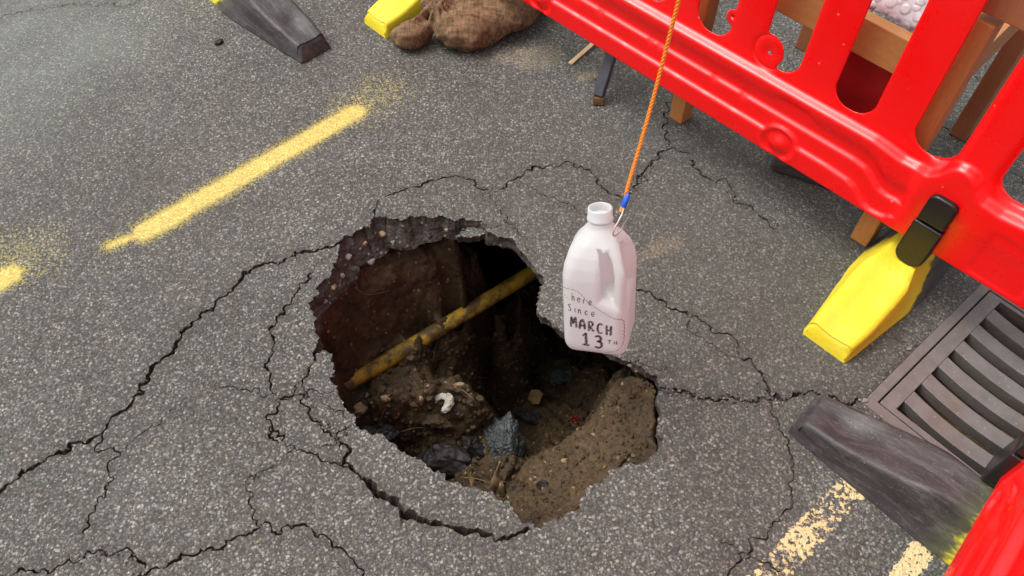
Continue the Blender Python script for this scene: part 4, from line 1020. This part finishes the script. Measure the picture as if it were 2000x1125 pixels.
# ------------------------------------------------------------------ hessian sandbag
def sandbag():
    c = np.array([-.08, 2.02, 0.0])
    def el(X, p, r, rot=0):
        q = X-np.array(p); cs, sn = math.cos(rot), math.sin(rot); q = np.stack([q[..., 0]*cs+q[..., 1]*sn, -q[..., 0]*sn+q[..., 1]*cs, q[..., 2]], -1)/np.array(r)
        return (np.linalg.norm(q, axis=-1)-1)*min(r)
    g = lambda x, y, z: tuple(G(x, y, z)-np.array([c[0], c[1], 0]))
    def fn(X):
        d = el(X, g(915, 52, .050), (.098, .085, .058), R(15)); d = smin(d, el(X, g(975, 10, .060), (.15, .10, .065), R(25)), .02)
        d = smin(d, el(X, g(1010, -60, .062), (.16, .14, .07), 0), .03)
        e = el(X, g(812, 66, .036), (.062, .036, .040), R(35)); e = smin(e, el(X, g(783, 72, .022), (.026, .034, .026), R(30)), .006)
        nk = el(X, g(860, 22, .075), (.022, .030, .040), 0); e = smin(e, nk, .028); d = smin(d, smin(e, nk, .02), .012)
        d = smin(d, el(X, g(842, 6, .09), (.045, .02, .015), R(60)), .015)
        d = d+.0030*fbm(X*np.array([1, 1, .8]), 13, 4, .55, s=4)+.013*(np.abs(fbm(X*np.array([.55, 1.5, 1.2]), 8, 3, .55, s=14))-.3)
        th = np.arctan2(X[..., 1]-g(860, 22, .07)[1], X[..., 0]-g(860, 22, .07)[0]); rr = np.hypot(X[..., 1]-g(860, 22, .07)[1], X[..., 0]-g(860, 22, .07)[0])
        d = d+.0065*np.cos(th*13+3*fbm(X, 6, 2))*np.exp(-rr/.10)*np.clip(rr/.02, 0, 1)
        return np.maximum(d, .002-X[..., 2])
    V, F = surfnet(fn, (-.36, -.24, -.01), (.34, .40, .16), .0058)
    o = mk('sandbag', V, F, M['hessian']); o.location = c; return tag(o, 'brown hessian sandbag with a tied neck beside the yellow foot at the top', 'sandbag')
sandbag()

# ------------------------------------------------------------------ the hanging bottle
def build_bottle():
    HB = .0435
    def fn(X):
        x, y, z = X[..., 0], X[..., 1], X[..., 2]
        s = np.interp(z, [0, .120, .135, .150, .162, .172, .180, .190], [HB, HB, .0415, .0370, .0305, .0230, .0165, .0138])
        r = np.minimum(.016+np.clip(z-.12, 0, 1)*.12, s-.001)
        qx = np.abs(x)-s+r; qy = np.abs(y)-s+r
        d = np.hypot(np.maximum(qx, 0), np.maximum(qy, 0))+np.minimum(np.maximum(qx, qy), 0)-r
        d = d*.92; d = smax(d, z-.188, .003)
        zb = .0+.0035*np.exp(-((np.hypot(x, y)/.030)**4)); d = smax(d, zb-z, .022)
        e = (x-y)/math.sqrt(2); t_ = (x+y)/math.sqrt(2)           # e runs out through the handle corner
        # grip: the corner is hollowed on both sides, leaving a bar that joins the shoulder above and the shelf below
        eo = np.minimum(1.4142*s-.0066, .054)
        bot = .100-.55*np.clip(e-.022, 0, .04)
        zz = np.maximum(bot-z, z-.178)
        hw_ = .0088+.30*np.clip(z-.148, 0, 1)
        sidecut = np.maximum.reduce([zz, hw_-np.abs(t_), np.where(t_ < 0, .0215, .0165)+np.where(t_ < 0, .62, .16)*np.abs(t_)+.9*np.clip(z-.150, 0, 1)-e])
        slot = np.maximum.reduce([zz+.002, np.abs(t_)-.019, .0180-e, e-(eo-.0125), z-.160])
        d = smax(d, -sidecut, .011); d = smax(d, -slot, .004)
        # outer bend of the handle
        d = smax(d, e-.054+.0*z, .003)
        return d
    V, F = surfnet(fn, (-.052, -.052, -.006), (.056, .056, .196), .0017)
    root_ = empty('milk_bottle'); o = mk('body', V, F, M['bottle'], root_)
    for _ in range(1):
        pass
    sm = o.modifiers.new('smooth', 'SMOOTH'); sm.factor = .5; sm.iterations = 4
    # neck ring and open mouth
    prof = [(.0165, .180), (.0185, .184), (.0212, .1855), (.0216, .1875), (.0212, .1895), (.0202, .1905), (.0202, .2045), (.0196, .2062), (.0182, .2066), (.0172, .2055), (.0166, .2000), (.0160, .1925), (0, .1920)]
    nseg = 56; Vn = []; Fn = []
    for r, z in prof[:-1]:
        for k in range(nseg): a = 2*math.pi*k/nseg; Vn.append((r*math.cos(a), r*math.sin(a), z))
    Vn.append((0, 0, prof[-1][1])); m = len(prof)-1
    for i in range(m-1):
        for k in range(nseg): Fn.append((i*nseg+k, i*nseg+(k+1) % nseg, (i+1)*nseg+(k+1) % nseg, (i+1)*nseg+k))
    for k in range(nseg): Fn.append(((m-1)*nseg+k, (m-1)*nseg+(k+1) % nseg, m*nseg))
    mk('neck', Vn, Fn, M['bottle'], root_, sharp=55).data.transform(Matrix.Translation((0, 0, .0625)))
    # handwriting: pen strokes laid on the face y = -HB (x to the right, z up), shared by one mesh
    bvh = BVHTree.FromPolygons([tuple(v) for v in V.tolist()], [tuple(f) for f in F.tolist()])
    WV = []; WF = []
    def stroke(pts, w, lift=.00035):
        P = smooth_path(pts, 5) if len(pts) > 2 else np.array([np.array(pts[0])*(1-k)+np.array(pts[1])*k for k in np.linspace(0, 1, 8)])
        n = len(P); T = np.gradient(P, axis=0); T /= np.linalg.norm(T, axis=1)[:, None]+1e-9; N = np.stack([-T[:, 1], T[:, 0]], 1); b = len(WV)
        for i in range(n):
            for s in (-1, 0, 1):
                a, z = P[i]+N[i]*w*.5*s; h = bvh.ray_cast(Vector((a, -.08, z)), Vector((0, 1, 0)))
                y = h[0][1] if h[0] else -HB; WV.append((a, y-lift, z))
        for i in range(n-1):
            for k in range(2): WF.append((b+3*i+k, b+3*i+k+1, b+3*i+k+4, b+3*i+k+3))
    L = {'M': [[(0,0),(.05,.9),(.12,1),(.3,.45),(.32,.42)],[(.32,.42),(.52,1),(.62,.95),(.72,0)]],
     'A': [[(0,0),(.05,.6),(.25,.98),(.45,.95),(.62,.5),(.66,0)],[(.05,.38),(.62,.36)],[(.1,.3),(.12,.72),(.3,.9)]], 'R': [[(.08,0),(.05,.5),(.05,1)],[(.05,1),(.45,.98),(.55,.75),(.4,.55),(.08,.5)],[(.2,.5),(.45,.2),(.68,0)]],
     'C': [[(.62,.9),(.3,1),(.08,.75),(.05,.3),(.25,.02),(.62,.06)]], 'H': [[(.05,1),(.08,0)],[(.6,1),(.58,0)],[(.05,.5),(.6,.52)]],
     '1': [[(.05,.78),(.32,1)],[(.32,1),(.34,.5),(.33,.05)],[(0,.03),(.62,.0)]], '3': [[(.05,.92),(.35,1),(.6,.85),(.52,.62),(.25,.55)],[(.25,.55),(.6,.48),(.66,.2),(.4,0),(.05,.08)]],
     'T': [[(0,1),(.8,1)],[(.4,1),(.4,0)]], 'h': [[(.05,1.5),(.06,0)],[(.06,.5),(.3,.85),(.45,.6),(.48,0)]], 'e': [[(.02,.45),(.5,.5),(.42,.85),(.15,.85),(.02,.4),(.2,.02),(.55,.15)]], 'r': [[(.05,.85),(.07,0)],[(.07,.5),(.25,.82),(.42,.8)]],
     's': [[(.55,1.15),(.3,1.3),(.08,1.05),(.35,.7),(.55,.35),(.35,.02),(.0,.12)]], 'i': [[(.1,.8),(.1,0)],[(.1,1.15),(.11,1.2)]], 'n': [[(.05,.8),(.06,0)],[(.06,.5),(.28,.82),(.42,.6),(.45,0)]], 'c': [[(.5,.72),(.25,.85),(.05,.5),(.2,.05),(.52,.1)]]}
    def write(txt, x, z, w, h, sw, gap=.25, slope=-.0, passes=1):
        for ch in txt:
            if ch != ' ':
                for st in L[ch]:
                    for q in range(passes):
                        j = (q-.5*(passes-1))*sw*.55
                        stroke([(x+a*w+j, z+b*h+j*.6) for a, b in st], sw)
            x += w*(1+gap)*(.55 if ch in 'i' else 1); z += slope*w*(1+gap)
    for k in range(3): stroke([(-.0390+.0030*k, .0940-.0012*k), (-.0385+.0030*k, .0933-.0012*k)], .0016)
    write('here', -.0285, .0905, .0064, .0074, .0013, .16, -.20); write('since', -.0340, .0735, .0072, .0076, .0013, .22, -.13)
    write('MARCH', -.0305, .0480, .0105, .0150, .0021, .12, -.13, 2)
    write('13', -.0150, .0210, .0140, .0195, .0026, .16, -.13, 2); write('TH', .0185, .0280, .0062, .0055, .0014, .35, -.02)
    # scalloped cloud outline round the words
    cl = [(-.041,.104),(-.032,.107),(-.022,.105),(-.015,.099),(-.008,.090),(.002,.083),(.011,.077),(.024,.070),(.036,.066),(.0385,.056),(.0385,.045),(.0385,.034),(.036,.024),(.030,.018),(.018,.0135)]
    C = smooth_path(cl, 5); s_ = np.cumsum(np.r_[0, np.linalg.norm(np.diff(C, axis=0), axis=1)]); tt = np.arange(0, s_[-1], .0007); C = np.stack([np.interp(tt, s_, C[:, k]) for k in (0, 1)], 1)
    T = np.gradient(C, axis=0); T /= np.linalg.norm(T, axis=1)[:, None]; N = np.stack([-T[:, 1], T[:, 0]], 1); C = C+N*(.0011*np.abs(np.sin(tt/.0058*math.pi)))[:, None]
    for a in range(0, len(C)-4, 12): stroke([tuple(q) for q in C[a:a+13:2]], .0006, .00055)
    C2 = smooth_path([(-.040,.012),(-.030,.009),(-.012,.010),(.004,.0095),(.018,.0125)], 6); stroke([tuple(q) for q in C2[::2]], .00045, .0006)
    hw = mk('handwriting', WV, WF, M['ink'], root_, smooth=False)
    for q, k in ((o, 1.24), (hw, 1.24)): q.data.transform(Matrix.Diagonal((k*1.05, k*1.05, 1.32, 1)))
    return root_
bt = build_bottle(); tag(bt, 'milky plastic milk bottle with black handwriting hanging over the hole', 'bottle')
BTILT, BSPIN, BLEAN, BDIST = 62, -11, 0, 1.235
capc = ray(1172, 405, 0); D0 = ray(1172, 405, 1.0)-np.array([0, 0, CAM_H]); D0n = D0/np.linalg.norm(D0)
capp = np.array([0, 0, CAM_H])+D0n*BDIST*1.02
camup = np.array([0, math.sin(PITCH), math.cos(PITCH)]); up = camup-D0n*(camup@D0n); up /= np.linalg.norm(up); right = np.cross(D0n, up)
up2 = up*math.cos(R(BLEAN))+right*math.sin(R(BLEAN))
ax = -D0n*math.cos(R(BTILT))+up2*math.sin(R(BTILT))          # bottle axis, pointing to the cap
fx = np.cross(ax, np.cross(right, ax)); fx = right-ax*(right@ax); fx /= np.linalg.norm(fx); fy = np.cross(ax, fx)
c_, s_ = math.cos(R(BSPIN)), math.sin(R(BSPIN)); bx = fx*c_+fy*s_; by = np.cross(ax, bx)
MB = Matrix([[bx[i], by[i], ax[i], 0] for i in range(3)]+[[0, 0, 0, 1]])
org = capp-ax*.269; MB.translation = Vector(org); bt.matrix_world = MB; bt.location = Vector(org); bt.rotation_euler = MB.to_euler()

# ---- rope, tape, wire hook
def cam_pt(x, y, dist):
    d = ray(x, y, 1.0)-np.array([0, 0, CAM_H]); return np.array([0, 0, CAM_H])+d/np.linalg.norm(d)*dist*1.590
rp = empty('hanging_rope', tuple(cam_pt(1222, 385, .78))); tag(rp, 'orange twisted rope with blue tape and wire hook holding up the bottle', 'rope')
o0 = np.array(rp.location)
pts = smooth_path([cam_pt(1221, 392, .782), cam_pt(1226, 365, .780), cam_pt(1248, 290, .772), cam_pt(1275, 195, .760), cam_pt(1300, 100, .745), cam_pt(1322, 15, .730), cam_pt(1350, -90, .712)], 60)
end = pts[-1]; ext = np.array([end+(pts[-1]-pts[-3])/np.linalg.norm(pts[-1]-pts[-3])*t_ for t_ in np.arange(.003, .35, .003)]); pts = np.concatenate([pts, ext])
T = np.gradient(pts, axis=0); T /= np.linalg.norm(T, axis=1)[:, None]; sl = np.r_[0, np.cumsum(np.linalg.norm(np.diff(pts, axis=0), axis=1))]
ss = np.arange(0, sl[-1], .0009); P = np.stack([np.interp(ss, sl, pts[:, k]) for k in range(3)], 1); T = np.stack([np.interp(ss, sl, T[:, k]) for k in range(3)], 1); T /= np.linalg.norm(T, axis=1)[:, None]
u1 = np.cross(T, np.array([1.0, 0, 0])); u1 /= np.linalg.norm(u1, axis=1)[:, None]; u2 = np.cross(T, u1)
for k in range(3):
    a = ss/.0190*2*math.pi+k*2*math.pi/3; Q = P+.00160*(np.cos(a)[:, None]*u1+np.sin(a)[:, None]*u2)-o0
    tube('strand', Q, .00172, M['rope'], rp, n=7)
tube('rope_tail', [cam_pt(1217, 400, .780)-o0, cam_pt(1214, 408, .780)-o0, cam_pt(1212, 414, .780)-o0], .0032, M['rope'], rp, n=10)
tube('tape', [q-o0 for q in (cam_pt(1228, 379, .778), cam_pt(1227, 380, .778), cam_pt(1222, 392, .779), cam_pt(1217, 404, .779), cam_pt(1216.5, 405, .779))], [.0032, .0042, .0048, .0048, .0036], M['tape'], rp, n=14)
HK = [cam_pt(1220, 400, .779), cam_pt(1215, 418, .778), cam_pt(1208, 432, .777), cam_pt(1200, 447, .777), cam_pt(1197.5, 456, .779), cam_pt(1199, 460.5, .785), cam_pt(1204, 459, .793), cam_pt(1212, 450, .798), cam_pt(1219, 438, .796), cam_pt(1226, 426, .790)]
tube('wire_hook', smooth_path([q-o0 for q in HK], 8), .0014, M['wire'], rp, n=10)
